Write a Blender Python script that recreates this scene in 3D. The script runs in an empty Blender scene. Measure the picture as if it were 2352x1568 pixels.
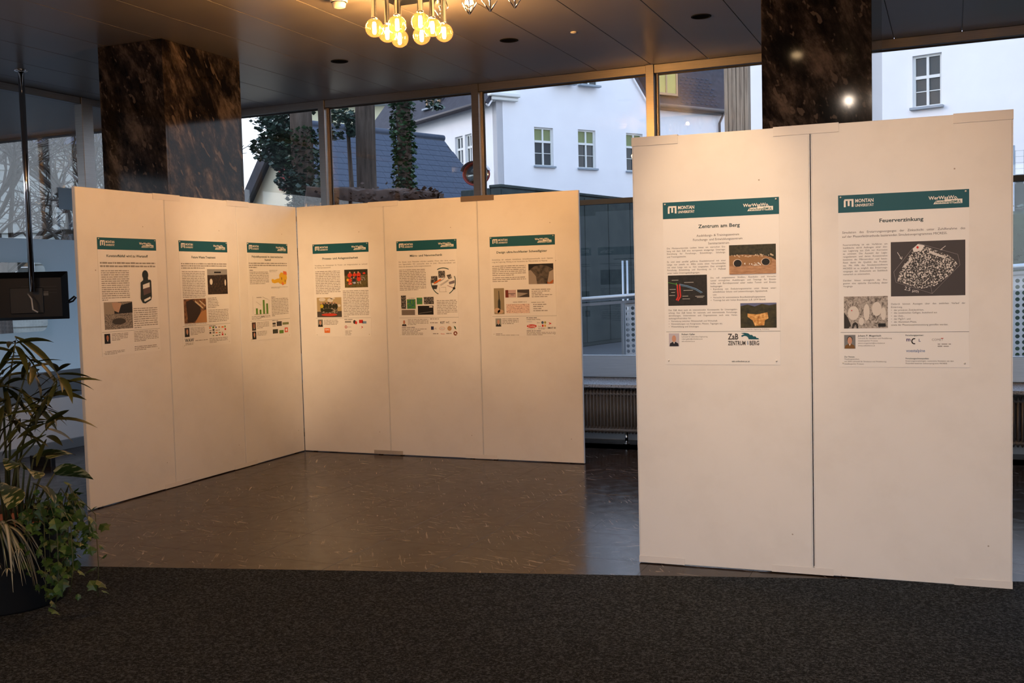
import bpy, bmesh, math, random
from mathutils import Vector, Matrix, Euler
R = math.radians
PI = math.pi
S = bpy.context.scene
COL = S.collection

# ------------------------------------------------------------------ camera
cam_d = bpy.data.cameras.new('camera')
cam = bpy.data.objects.new('camera', cam_d); COL.objects.link(cam)
cam_d.sensor_width = 36.0
cam_d.lens = 36.0 * 2390.0 / 2352.0
cam_d.clip_start = 0.05; cam_d.clip_end = 400
_yaw, _pit, _rol = R(23.0), R(-3.3), R(1.48)
_fw = Vector((-math.sin(_yaw)*math.cos(_pit), math.cos(_yaw)*math.cos(_pit), math.sin(_pit)))
_r0 = Vector((math.cos(_yaw), math.sin(_yaw), 0)); _u0 = _r0.cross(_fw)
_rt = _r0*math.cos(_rol) - _u0*math.sin(_rol); _up = _u0*math.cos(_rol) + _r0*math.sin(_rol)
_m = Matrix((( _rt.x, _up.x, -_fw.x, 0), (_rt.y, _up.y, -_fw.y, 0), (_rt.z, _up.z, -_fw.z, 1.68), (0, 0, 0, 1)))
cam.matrix_world = _m
S.camera = cam

# ------------------------------------------------------------------ world, sun, exposure
W = bpy.data.worlds.new('dusk_sky'); S.world = W; W.use_nodes = True
nt = W.node_tree; nt.nodes.clear()
_o = nt.nodes.new('ShaderNodeOutputWorld'); _b = nt.nodes.new('ShaderNodeBackground')
_tc = nt.nodes.new('ShaderNodeTexCoord'); _sx = nt.nodes.new('ShaderNodeSeparateXYZ'); _cr = nt.nodes.new('ShaderNodeValToRGB')
nt.links.new(_tc.outputs['Generated'], _sx.inputs[0]); nt.links.new(_sx.outputs['Z'], _cr.inputs[0])
_cr.color_ramp.elements[0].position = 0.0; _cr.color_ramp.elements[0].color = (0.86, 0.88, 0.98, 1)
_cr.color_ramp.elements[1].position = 0.75; _cr.color_ramp.elements[1].color = (0.50, 0.66, 1.0, 1)
nt.links.new(_cr.outputs[0], _b.inputs[0]); _b.inputs[1].default_value = 1.35
nt.links.new(_b.outputs[0], _o.inputs[0])
sun_d = bpy.data.lights.new('evening_sun', 'SUN'); sun = bpy.data.objects.new('evening_sun', sun_d); COL.objects.link(sun)
sun_d.energy = 0.75; sun_d.angle = R(25); sun_d.color = (1.0, 0.80, 0.72)
sun.rotation_euler = (R(62), 0, R(-62)); sun.location = (-30, -20, 30)
V = S.view_settings
V.view_transform = 'Standard'; V.look = 'None'; V.gamma = 1.0; V.exposure = 0.75; V.use_curve_mapping = False
S.cycles.max_bounces = 5; S.cycles.diffuse_bounces = 3; S.cycles.glossy_bounces = 3; S.cycles.caustics_reflective = False; S.cycles.caustics_refractive = False

# ------------------------------------------------------------------ helpers
def lin(c):
    c = c/255.0
    return c/12.92 if c <= 0.04045 else ((c+0.055)/1.055)**2.4
def rgb(r, g, b): return (lin(r), lin(g), lin(b), 1)
MC = {}
def pm(name, col, rough=0.6, metal=0.0, spec=0.5, **kw):
    if name in MC: return MC[name]
    m = bpy.data.materials.new(name); m.use_nodes = True
    b = m.node_tree.nodes['Principled BSDF']
    b.inputs['Base Color'].default_value = col; b.inputs['Roughness'].default_value = rough
    b.inputs['Metallic'].default_value = metal; b.inputs['Specular IOR Level'].default_value = spec
    for k, v in kw.items(): b.inputs[k].default_value = v
    MC[name] = m; return m
def ink(r, g, b):
    return pm('print_%d_%d_%d' % (r, g, b), rgb(r, g, b), 0.55, 0, 0.3)
class NT:
    def __init__(s, m): s.m = m; s.t = m.node_tree; s.n = s.t.nodes; s.b = s.n['Principled BSDF']
    def node(s, ty, **kw):
        n = s.n.new(ty)
        for k, v in kw.items():
            if k in n.inputs: n.inputs[k].default_value = v
            else: setattr(n, k, v)
        return n
    def link(s, a, b): s.t.links.new(a, b)
    def coord(s, kind='Object', scale=(1, 1, 1), rot=(0, 0, 0)):
        t = s.node('ShaderNodeNewGeometry' if kind == 'Position' else 'ShaderNodeTexCoord'); mr = s.node('ShaderNodeMapping'); mp = s.node('ShaderNodeMapping')
        mp.inputs['Scale'].default_value = scale; mr.inputs['Rotation'].default_value = rot
        s.link(t.outputs[kind], mr.inputs[0]); s.link(mr.outputs[0], mp.inputs[0]); return mp.outputs[0]
    def noise(s, v, scale, detail=3, rough=.55, dist=0.0):
        n = s.node('ShaderNodeTexNoise'); n.inputs['Scale'].default_value = scale; n.inputs['Detail'].default_value = detail
        n.inputs['Roughness'].default_value = rough; n.inputs['Distortion'].default_value = dist
        s.link(v, n.inputs['Vector']); return n.outputs['Fac']
    def ramp(s, f, stops):
        r = s.node('ShaderNodeValToRGB'); e = r.color_ramp.elements
        while len(e) < len(stops): e.new(0.5)
        for i, (p, c) in enumerate(stops):
            e[i].position = p; e[i].color = c if len(c) == 4 else (*c, 1)
        s.link(f, r.inputs[0]); return r.outputs[0]
    def mix(s, f, a, b):
        x = s.node('ShaderNodeMix'); x.data_type = 'RGBA'
        if isinstance(f, (int, float)): x.inputs[0].default_value = f
        else: s.link(f, x.inputs[0])
        for i, v in ((6, a), (7, b)):
            if isinstance(v, tuple): x.inputs[i].default_value = v
            else: s.link(v, x.inputs[i])
        return x.outputs[2]
    def bump(s, f, st=.2, d=.01):
        b = s.node('ShaderNodeBump'); b.inputs['Strength'].default_value = st; b.inputs['Distance'].default_value = d
        s.link(f, b.inputs['Height']); s.link(b.outputs[0], s.b.inputs['Normal'])
    def color(s, c): s.link(c, s.b.inputs['Base Color'])
def nm(name, rough=.6, metal=0, spec=.5):
    return NT(pm(name, (1, 1, 1, 1), rough, metal, spec))
G1 = lambda v: (v, v, v, 1)

# --- room materials
def schlick(t, f0=.042):     # reflectance of a glass surface, the same from both sides
    lw = t.nodes.new('ShaderNodeLayerWeight'); lw.inputs['Blend'].default_value = .5
    pw = t.nodes.new('ShaderNodeMath'); pw.operation = 'POWER'; pw.inputs[1].default_value = 5
    ma = t.nodes.new('ShaderNodeMath'); ma.operation = 'MULTIPLY_ADD'; ma.inputs[1].default_value = 1-f0; ma.inputs[2].default_value = f0
    t.links.new(lw.outputs['Facing'], pw.inputs[0]); t.links.new(pw.outputs[0], ma.inputs[0]); return ma
def mk_materials():
    t = nm('white_board', .5, 0, .35)
    v = t.coord('Object'); n = t.noise(v, 2.2, 5, .6)
    c = t.ramp(n, [(.22, (.71, .69, .665, 1)), (.5, (.775, .76, .742, 1)), (.8, (.80, .785, .77, 1))])
    vo = t.node('ShaderNodeTexVoronoi'); vo.inputs['Scale'].default_value = 5.0; t.link(v, vo.inputs['Vector'])
    d = t.ramp(vo.outputs['Distance'], [(0.0, G1(1)), (.02, G1(1)), (.03, G1(0))])
    t.color(t.mix(d, c, (.30, .24, .19, 1)))
    t = nm('dark_marble', .07, 0, .14)
    er = Vector((.40, .40, -.82)).normalized().rotation_difference(Vector((0, 0, 1))).to_euler()
    n = t.noise(t.coord('Object', (1, 1, .26), er), 4.6, 9, .72, .22)
    c1 = t.ramp(n, [(.42, (.005, .004, .0036, 1)), (.50, (.022, .017, .0145, 1)), (.57, (.070, .056, .047, 1)), (.68, (.15, .118, .097, 1))])
    er = Vector((.30, .50, -.75)).normalized().rotation_difference(Vector((0, 0, 1))).to_euler()
    n2 = t.noise(t.coord('Object', (1, 1, .07), er), 19.0, 2, .5, .1)
    vein = t.ramp(n2, [(.635, G1(0)), (.665, G1(.5))])
    t.color(t.mix(vein, c1, (.17, .135, .11, 1)))
    t = nm('floor_stone', .17, 0, .5)
    t.b.inputs['Specular IOR Level'].default_value = .17
    v = t.coord('Object'); n = t.noise(v, 1.4, 6, .6)
    c1 = t.ramp(n, [(.3, (.012, .0062, .0036, 1)), (.7, (.026, .0135, .0078, 1))])
    out = c1
    for i, (sc, rz, fr, th) in enumerate((((1, 9, 1), .25, 4.2, .64), ((1, 11, 1), -.55, 5.0, .645), ((1, 16, 1), 1.05, 4.0, .645), ((1.0, 2.2, 1), .2, 7.5, .685), ((1, 12, 1), .7, 8.0, .66))):
        w = t.noise(t.coord('Position', sc, (0, 0, rz)), fr, 3, .55, .5)
        msk = t.noise(t.coord('Position'), 1.3+.5*i, 2, .5)
        f = t.ramp(w, [(th, G1(0)), (th+.02, G1(.8))]); g = t.ramp(msk, [(.46, G1(.0)), (.60, G1(1))])
        mm = t.node('ShaderNodeMath', operation='MULTIPLY'); t.link(f, mm.inputs[0]); t.link(g, mm.inputs[1])
        out = t.mix(mm.outputs[0], out, (.29, .25, .225, 1))
    t.color(out)
    rn = t.noise(v, 9, 3); rr = t.ramp(rn, [(.3, G1(.13)), (.7, G1(.24))]); t.link(rr, t.b.inputs['Roughness'])
    t = nm('carpet_pile', .95, 0, .1)
    v = t.coord('Object'); n = t.noise(v, 75, 3, .8); n2 = t.noise(v, 260, 2, .8); n3 = t.noise(v, 150, 1, .5)
    a = t.ramp(n, [(.36, (.004, .0055, .007, 1)), (.5, (.018, .0235, .031, 1)), (.62, (.075, .088, .105, 1))])
    b2 = t.ramp(n3, [(.64, G1(0)), (.72, G1(.6))])
    vo = t.node('ShaderNodeTexVoronoi'); vo.inputs['Scale'].default_value = 160; t.link(v, vo.inputs['Vector'])
    t.color(t.mix(b2, a, vo.outputs['Color'])) if False else t.color(t.mix(b2, a, (.08, .095, .08, 1)))
    t.bump(n2, .8, .006)
    t = nm('ceiling_lacquer', .32, 0, .45)
    v = t.coord('Object'); n = t.noise(v, 1.2, 3)
    t.color(t.ramp(n, [(.3, (.225, .205, .19, 1)), (.7, (.255, .235, .215, 1))]))
    t = nm('brushed_metal', .34, .85, .5)
    v = t.coord('Object', (1, 1, 90)); n = t.noise(v, 3, 3)
    t.color(t.ramp(n, [(.3, (.19, .185, .18, 1)), (.7, (.25, .24, .235, 1))]))
    t = nm('band_metal', .30, .8, .5)
    t.color(t.ramp(t.noise(t.coord('Object', (1, 1, 90)), 3, 3), [(.3, (.50, .52, .54, 1)), (.7, (.62, .64, .66, 1))]))
    pm('chrome', (.8, .79, .78, 1), .08, 1)
    pm('black_plastic', (.0045, .0055, .008, 1), .38, 0, .25)
    pm('black_metal', (.01, .012, .015, 1), .4, .3)
    pm('white_plastic', (.75, .72, .67, 1), .4)
    pm('white_paint', (.72, .73, .74, 1), .5)
    pm('plinth_grey', (.20, .22, .24, 1), .5)
    pm('band_dark', (.14, .17, .20, 1), .4)
    pm('radiator_grey', (.20, .18, .17, 1), .35)
    t = nm('terrazzo', .45)
    v = t.coord('Object'); n = t.noise(v, 70, 3, .7)
    t.color(t.ramp(n, [(.35, (.10, .10, .11, 1)), (.5, (.55, .57, .60, 1)), (.8, (.8, .82, .85, 1))]))
    t = nm('dark_wood', .5)
    v = t.coord('Object', (1, 1, .1)); n = t.noise(v, 12, 4)
    t.color(t.ramp(n, [(.3, (.055, .032, .02, 1)), (.7, (.10, .062, .04, 1))]))
    # window glass: thin sheet, clear with a mirror-like surface reflection
    m = bpy.data.materials.new('window_glass'); m.use_nodes = True; MC['window_glass'] = m
    t = m.node_tree; t.nodes.clear(); o = t.nodes.new('ShaderNodeOutputMaterial'); mx = t.nodes.new('ShaderNodeMixShader')
    fr = schlick(t); tr = t.nodes.new('ShaderNodeBsdfTransparent'); gl = t.nodes.new('ShaderNodeBsdfGlossy')
    tr.inputs[0].default_value = (.96, .985, .98, 1); gl.inputs['Roughness'].default_value = 0.0; gl.inputs['Color'].default_value = (1, 1, 1, 1)
    t.links.new(fr.outputs[0], mx.inputs[0]); t.links.new(tr.outputs[0], mx.inputs[1]); t.links.new(gl.outputs[0], mx.inputs[2]); t.links.new(mx.outputs[0], o.inputs[0])
    # frosted film
    m = bpy.data.materials.new('frosted_film'); m.use_nodes = True; MC['frosted_film'] = m
    t = m.node_tree; t.nodes.clear(); o = t.nodes.new('ShaderNodeOutputMaterial'); mx = t.nodes.new('ShaderNodeMixShader')
    df = t.nodes.new('ShaderNodeBsdfDiffuse'); tl = t.nodes.new('ShaderNodeBsdfTranslucent')
    df.inputs[0].default_value = (.42, .50, .55, 1); tl.inputs[0].default_value = (.42, .60, .72, 1); mx.inputs[0].default_value = .5
    t.links.new(df.outputs[0], mx.inputs[1]); t.links.new(tl.outputs[0], mx.inputs[2]); t.links.new(mx.outputs[0], o.inputs[0])
    # amber globe
    m = bpy.data.materials.new('amber_globe'); m.use_nodes = True; MC['amber_globe'] = m
    t = m.node_tree; t.nodes.clear(); o = t.nodes.new('ShaderNodeOutputMaterial'); mx = t.nodes.new('ShaderNodeMixShader'); m2 = t.nodes.new('ShaderNodeMixShader')
    fr = schlick(t); tr = t.nodes.new('ShaderNodeBsdfTransparent'); gl = t.nodes.new('ShaderNodeBsdfGlossy'); tl = t.nodes.new('ShaderNodeBsdfTranslucent')
    tr.inputs[0].default_value = (1, .86, .62, 1); tl.inputs[0].default_value = (1, .62, .25, 1); gl.inputs['Roughness'].default_value = .02
    m2.inputs[0].default_value = .013
    t.links.new(tr.outputs[0], m2.inputs[1]); t.links.new(tl.outputs[0], m2.inputs[2])
    t.links.new(fr.outputs[0], mx.inputs[0]); t.links.new(m2.outputs[0], mx.inputs[1]); t.links.new(gl.outputs[0], mx.inputs[2]); t.links.new(mx.outputs[0], o.inputs[0])
    def emi(name, col, st):
        m = bpy.data.materials.new(name); m.use_nodes = True; MC[name] = m
        b = m.node_tree.nodes['Principled BSDF']; b.inputs['Base Color'].default_value = (0, 0, 0, 1)
        b.inputs['Emission Color'].default_value = col; b.inputs['Emission Strength'].default_value = st
    emi('bulb_glow', (1, .57, .24, 1), 560.0)
    emi('spot_glow', (1, .66, .34, 1), 30.0)
    # plants
    def leafmat(name, c0, c1, sc=8, stretch=(1, 1, 1)):
        t = nm(name, .45, 0, .4); v = t.coord('Object', stretch); n = t.noise(v, sc, 3)
        oi = t.node('ShaderNodeObjectInfo'); c = t.ramp(n, [(.3, c0), (.7, c1)])
        hs = t.node('ShaderNodeHueSaturation'); ma = t.node('ShaderNodeMath', operation='MULTIPLY_ADD')
        ma.inputs[1].default_value = .8; ma.inputs[2].default_value = .6; t.link(oi.outputs['Random'], ma.inputs[0]); t.link(ma.outputs[0], hs.inputs['Value'])
        t.link(c, hs.inputs['Color']); t.color(hs.outputs[0])
    leafmat('palm_leaf', (.018, .028, .008, 1), (.048, .055, .012, 1))
    leafmat('ivy_leaf', (.018, .05, .010, 1), (.045, .105, .02, 1))
    leafmat('tree_ivy', (.010, .028, .012, 1), (.025, .06, .02, 1), 3)
    leafmat('conifer', (.022, .05, .035, 1), (.05, .09, .06, 1), 3)
    t = nm('variegated_leaf', .45, 0, .4)
    w = t.noise(t.coord('Object', (5, 26, 1), (0, 0, .5)), 1.9, 2, .6, .7)
    mk = t.ramp(w, [(.5, G1(0)), (.58, G1(1))])
    uv = t.node('ShaderNodeTexCoord'); sp = t.node('ShaderNodeSeparateXYZ'); t.link(uv.outputs['Object'], sp.inputs[0])
    t.color(t.mix(mk, (.03, .06, .015, 1), (.46, .44, .24, 1)))
    t = nm('striped_leaf', .5)
    at = t.node('ShaderNodeVertexColor'); at.layer_name = 'stripe'
    t.color(t.mix(at.outputs['Color'], (.035, .06, .025, 1), (.50, .47, .36, 1)))
    pm('soil', (.03, .017, .01, 1), .95); pm('pot_slate', (.010, .012, .015, 1), .45)
    pm('stem_green', (.05, .06, .02, 1), .6); pm('terracotta', (.20, .06, .03, 1), .8)
    # outside
    def wallm(name, c0, c1, sc=.8):
        t = nm(name, .8, 0, .2); v = t.coord('Object'); n = t.noise(v, sc, 5, .6); t.color(t.ramp(n, [(.3, c0), (.7, c1)]))
    wallm('render_white', (.80, .80, .83, 1), (.86, .86, .88, 1))
    wallm('render_cream', (.72, .64, .46, 1), (.78, .70, .52, 1))
    wallm('render_yellow', (.62, .60, .40, 1), (.68, .66, .46, 1))
    wallm('slate', (.045, .058, .085, 1), (.075, .092, .13, 1), 3)
    wallm('roof_dark', (.035, .035, .045, 1), (.06, .06, .075, 1), 5)
    wallm('asphalt', (.05, .055, .06, 1), (.075, .08, .09, 1), 3)
    wallm('retaining', (.020, .032, .034, 1), (.045, .06, .058, 1), 2)
    wallm('siding', (.22, .24, .22, 1), (.36, .37, .34, 1), 2)
    wallm('brown_brush', (.05, .032, .024, 1), (.10, .065, .05, 1), 6)
    wallm('barge_board', (.035, .04, .05, 1), (.06, .06, .07, 1), 4)
    wallm('shutter_red', (.20, .03, .03, 1), (.26, .05, .05, 1), 4)
    pm('frame_white', (.72, .74, .72, 1), .5); pm('sill_grey', (.28, .33, .38, 1), .6)
    pm('dark_pane', (.03, .04, .045, 1), .06); pm('curtain_green', (.22, .26, .12, 1), .8); pm('curtain_yellow', (.50, .44, .14, 1), .8)
    pm('wood_tan', (.42, .27, .15, 1), .6); pm('gutter', (.09, .075, .07, 1), .5); pm('galvanised', (.36, .39, .42, 1), .35, .8)
    pm('perf_sheet', (.44, .47, .49, 1), .45, .3); pm('mirror_red', (.30, .05, .04, 1), .4); pm('mirror_face', (.5, .52, .54, 1), .1, 1)
    t = nm('weathered_timber', .85); v = t.coord('Object', (1, 1, .06)); n = t.noise(v, 14, 4, .7)
    t.color(t.ramp(n, [(.3, (.10, .075, .055, 1)), (.5, (.24, .185, .135, 1)), (.75, (.34, .27, .20, 1))]))
    t = nm('bark', .95, 0, .1); v = t.coord('Object', (1, 1, .12)); n = t.noise(v, 13, 5, .7)
    t.color(t.ramp(n, [(.3, (.03, .024, .02, 1)), (.55, (.085, .065, .052, 1)), (.8, (.15, .12, .10, 1))])); t.bump(n, .8, .03)
    pm('twig', (.055, .045, .035, 1), .9)
mk_materials()

class MB:
    def __init__(s): s.v = []; s.f = []
    def add(s, vs, fs):
        o = len(s.v); s.v += [tuple(p) for p in vs]; s.f += [tuple(i+o for i in f) for f in fs]; return s
    def box(s, x0, x1, y0, y1, z0, z1):
        return s.add([(x, y, z) for x in (x0, x1) for y in (y0, y1) for z in (z0, z1)],
                     [(0, 1, 3, 2), (4, 6, 7, 5), (0, 4, 5, 1), (2, 3, 7, 6), (0, 2, 6, 4), (1, 5, 7, 3)])
    def bbox(s, x0, x1, y0, y1, z0, z1, b=.002):   # box with chamfered vertical and horizontal edges
        bm = bmesh.new(); bmesh.ops.create_cube(bm, size=1)
        for v in bm.verts: v.co = Vector(((x0+x1)/2+v.co.x*(x1-x0), (y0+y1)/2+v.co.y*(y1-y0), (z0+z1)/2+v.co.z*(z1-z0)))
        bmesh.ops.bevel(bm, geom=bm.edges[:], offset=b, segments=1, affect='EDGES')
        s.bm(bm); return s
    def bm(s, bm):
        bm.verts.index_update(); s.add([v.co[:] for v in bm.verts], [[v.index for v in f.verts] for f in bm.faces]); bm.free()
    def rect(s, x0, y0, x1, y1, z=0):
        return s.add([(x0, y0, z), (x1, y0, z), (x1, y1, z), (x0, y1, z)], [(0, 1, 2, 3)])
    def poly(s, pts, z=0):
        return s.add([(p[0], p[1], z) for p in pts], [tuple(range(len(pts)))])
    def ell(s, cx, cy, rx, ry, z=0, n=20, a0=0, a1=2*PI):
        return s.poly([(cx+rx*math.cos(a0+(a1-a0)*i/n), cy+ry*math.sin(a0+(a1-a0)*i/n)) for i in range(n + (0 if abs(a1-a0-2*PI) < 1e-6 else 1))], z)
    def arc(s, cx, cy, rx, ry, w, a0, a1, z=0, n=16):
        vs = []; fs = []
        for i in range(n+1):
            a = a0+(a1-a0)*i/n
            vs += [(cx+rx*math.cos(a), cy+ry*math.sin(a), z), (cx+(rx-w)*math.cos(a), cy+(ry-w)*math.sin(a), z)]
        fs = [(2*i, 2*i+2, 2*i+3, 2*i+1) for i in range(n)]; return s.add(vs, fs)
    def bar(s, x0, y0, x1, y1, w, z=0):
        d = Vector((x1-x0, y1-y0)); l = d.length or 1; n = Vector((-d.y, d.x))*(w/2/l)
        return s.poly([(x0+n.x, y0+n.y), (x0-n.x, y0-n.y), (x1-n.x, y1-n.y), (x1+n.x, y1+n.y)], z)
    def tube(s, pts, r, n=10, caps=True):
        pts = [Vector(p) for p in pts]; rs = r if isinstance(r, (list, tuple)) else [r]*len(pts)
        vs = []; fs = []; ref = None
        for i, p in enumerate(pts):
            d = (pts[min(i+1, len(pts)-1)] - pts[max(i-1, 0)]).normalized()
            if ref is None: ref = d.orthogonal().normalized()
            ref = (ref - d*ref.dot(d)).normalized(); b = d.cross(ref)
            for k in range(n):
                a = 2*PI*k/n; vs.append(p + (ref*math.cos(a) + b*math.sin(a))*rs[i])
        for i in range(len(pts)-1):
            for k in range(n):
                fs.append((i*n+k, i*n+(k+1) % n, (i+1)*n+(k+1) % n, (i+1)*n+k))
        if caps: fs += [tuple(range(n-1, -1, -1)), tuple((len(pts)-1)*n+k for k in range(n))]
        return s.add(vs, fs)
    def lathe(s, prof, c=(0, 0, 0), n=24):
        vs = []; fs = []; m = len(prof)
        for k in range(n):
            a = 2*PI*k/n
            for (r, z) in prof: vs.append((c[0]+r*math.cos(a), c[1]+r*math.sin(a), c[2]+z))
        for k in range(n):
            for i in range(m-1): fs.append((k*m+i, ((k+1) % n)*m+i, ((k+1) % n)*m+i+1, k*m+i+1))
        return s.add(vs, fs)
    def sphere(s, c, r, seg=20, ring=12, sz=1.0):
        bm = bmesh.new(); bmesh.ops.create_uvsphere(bm, u_segments=seg, v_segments=ring, radius=r)
        for v in bm.verts: v.co = Vector((v.co.x, v.co.y, v.co.z*sz)) + Vector(c)
        s.bm(bm); return s
    def mesh(s, name):
        me = bpy.data.meshes.new(name); me.from_pydata(s.v, [], s.f); me.update(); return me
    def build(s, name, mat, parent=None, smooth=False):
        me = s.mesh(name); me.materials.append(MC[mat] if isinstance(mat, str) else mat)
        if smooth: me.polygons.foreach_set('use_smooth', [True]*len(me.polygons))
        o = bpy.data.objects.new(name, me); COL.objects.link(o)
        if parent is not None: o.parent = parent
        return o
def tag(o, label=None, cat=None, group=None, kind=None):
    if label: o['label'] = label
    if cat: o['category'] = cat
    if group: o['group'] = group
    if kind: o['kind'] = kind
    return o
def empty(name, loc=(0, 0, 0), rz=0.0, label=None, cat=None, group=None, kind=None):
    o = bpy.data.objects.new(name, None); COL.objects.link(o); o.empty_display_size = .1
    o.location = loc; o.rotation_euler = (0, 0, rz)
    return tag(o, label, cat, group, kind)
def inst(name, me, parent, loc=(0, 0, 0), rot=(0, 0, 0), scale=(1, 1, 1)):
    o = bpy.data.objects.new(name, me); COL.objects.link(o); o.parent = parent
    o.location = loc; o.rotation_euler = rot; o.scale = scale; return o
def mesh_of(mb, name, mat, smooth=False):
    me = mb.mesh(name); me.materials.append(MC[mat])
    if smooth: me.polygons.foreach_set('use_smooth', [True]*len(me.polygons))
    return me

# ------------------------------------------------------------------ glyphs of the built-in font
CHARS = sorted(set("ABCDEFGHIJKLMNOPQRSTUVWXYZabcdefghijklmnopqrstuvwxyzäöüÄÖÜß0123456789.,:;-&@()/„“•µ²©+!"))
GL = {}
def make_glyphs():
    items = []
    def mk(body, off):
        c = bpy.data.curves.new('g', 'FONT'); c.body = body; c.size = 1; c.resolution_u = 2; c.offset = off
        o = bpy.data.objects.new('g', c); COL.objects.link(o); return o
    hh = mk('HH', 0)
    for w, off in (('r', 0.0), ('b', .022)):
        for ch in CHARS: items.append((w, ch, mk(ch, off), mk('H'+ch+'H', 0) if w == 'r' else None))
    dg = bpy.context.evaluated_depsgraph_get()
    def geo(o):
        me = bpy.data.meshes.new_from_object(o.evaluated_get(dg)); v = [x.co[:2] for x in me.vertices]; f = [tuple(p.vertices) for p in me.polygons]
        bpy.data.meshes.remove(me); return v, f
    def wid(v): return max(p[0] for p in v) - min(p[0] for p in v)
    w0 = wid(geo(hh)[0])
    for w, ch, o, m in items:
        v, f = geo(o)
        adv = wid(geo(m)[0]) - w0 if m else GL[('r', ch)][2]
        GL[(w, ch)] = (v, f, adv)
    for w in 'rb': GL[(w, ' ')] = ([], [], .32)
    for o in [hh] + [i[2] for i in items] + [i[3] for i in items if i[3]]:
        c = o.data; bpy.data.objects.remove(o); bpy.data.curves.remove(c)
make_glyphs()
def text(mb, s, x, y, size, w='r', align='l', width=None, justify=False, z=0.0):
    ws = 1.0; sp = 0.0; k = size
    nat = sum(GL[(w, c)][2] for c in s)*size*(1.06 if w == 'b' else 1.0)
    kx = k*(1.06 if w == 'b' else 1.0)
    if width:
        ns = s.count(' ')
        if justify and ns and nat < width: sp = (width-nat)/ns
        else: kx *= width/nat; nat = width
    if align == 'c': x -= nat/2
    elif align == 'r': x -= nat
    for c in s:
        v, f, a = GL[(w, c)]
        mb.add([(x+p[0]*kx, y+p[1]*k, z) for p in v], f)
        x += a*kx + (sp if c == ' ' else 0)
    return mb

# ------------------------------------------------------------------ the room shell
ZC = 3.82; YW = 10.39; XL = -8.85; XR = 5.0; YB = -1.6
fl = tag(MB().box(XL-.1, XR, YB, YW+.1, -.2, -.012).build('floor', 'floor_stone'), kind='structure')
random.seed(4)
tm = mesh_of(MB().bbox(-.2995, .2995, -.2995, .2995, -.012, 0, .0008), 'tile', 'floor_stone')
y = 3.19
while y < YW:
    x = XL+.3
    while x < 2.6:
        if y > 3.3 + .26*(x+8.85)*.9 - 1.2:
            inst('tile', tm, fl, (x, min(y, YW-.2995), 0), (0, 0, random.choice((0, PI/2, PI, -PI/2))) if y < YW-.3 else (0, 0, 0))
        x += .6
    y += .6
MB().box(2.6, XR, YB, YW+.1, -.012, 0).build('floor_border', 'floor_stone', fl)
MB().box(XL-.1, 2.6, YB, 2.0, -.012, 0).build('floor_border', 'floor_stone', fl)
cl = tag(MB().box(XL-.1, XR+.1, YB, YW, ZC+.015, ZC+.25).build('ceiling', 'ceiling_lacquer'), kind='structure')
pmesh = mesh_of(MB().bbox(-.284, .284, YB, YW-.002, 0, .02, .002), 'panel', 'ceiling_lacquer')
x = .08+.287
xs = []
while x < XR: x += .574
x -= .574
while x > XL - .3:
    inst('panel', pmesh, cl, (x, 0, ZC)); x -= .574
# carpet: slanting edge from the plant towards the right-hand boards
ce = lambda x: 4.77+(x+4.84)*.2575
cp = MB()
xs = [XL, -4.84, .35, XR]
top = [(-8.84, ce(-8.84)), (4.98, ce(4.98)), (4.98, YB+.02), (-8.84, YB+.02)]
cp.add([(p[0], p[1], .006) for p in top] + [(p[0], p[1], 0.0005) for p in top], [(3, 2, 1, 0), (0, 1, 5, 4), (1, 2, 6, 5), (2, 3, 7, 6), (3, 0, 4, 7)])
tag(cp.build('carpet', 'carpet_pile'), 'dark speckled charcoal carpet covering the foreground floor', 'carpet')
# rear and right walls, behind the viewer; unseen rear glazing added as daylight fill
bw = empty('wall_back', (0, YB, 0), kind='structure')
MB().box(XL, -3.4, -.2, 0, 0, ZC).build('wall_panel', 'dark_wood', bw)
MB().box(-3.4, XR, -.2, 0, 3.7, ZC).build('lintel', 'dark_wood', bw); MB().box(-3.4, XR, -.12, -.02, 0, .08).build('threshold', 'brushed_metal', bw)
for k in range(5): MB().bbox(-3.4+k*2.08, -3.32+k*2.08, -.14, -.02, .08, 3.7, .004).build('mullion', 'brushed_metal', bw)
for k in range(4): MB().box(-3.32+k*2.08, -3.4+(k+1)*2.08, -.085, -.077, .08, 3.7).build('pane', 'window_glass', bw)
tag(MB().box(-60, 60, -70, YB-.2, -.4, -.05).build('forecourt_ground', 'asphalt'), kind='structure')
tag(MB().box(XR, XR+.2, YB, YW, 0, ZC).build('wall_right', 'dark_wood'), kind='structure')

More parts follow.
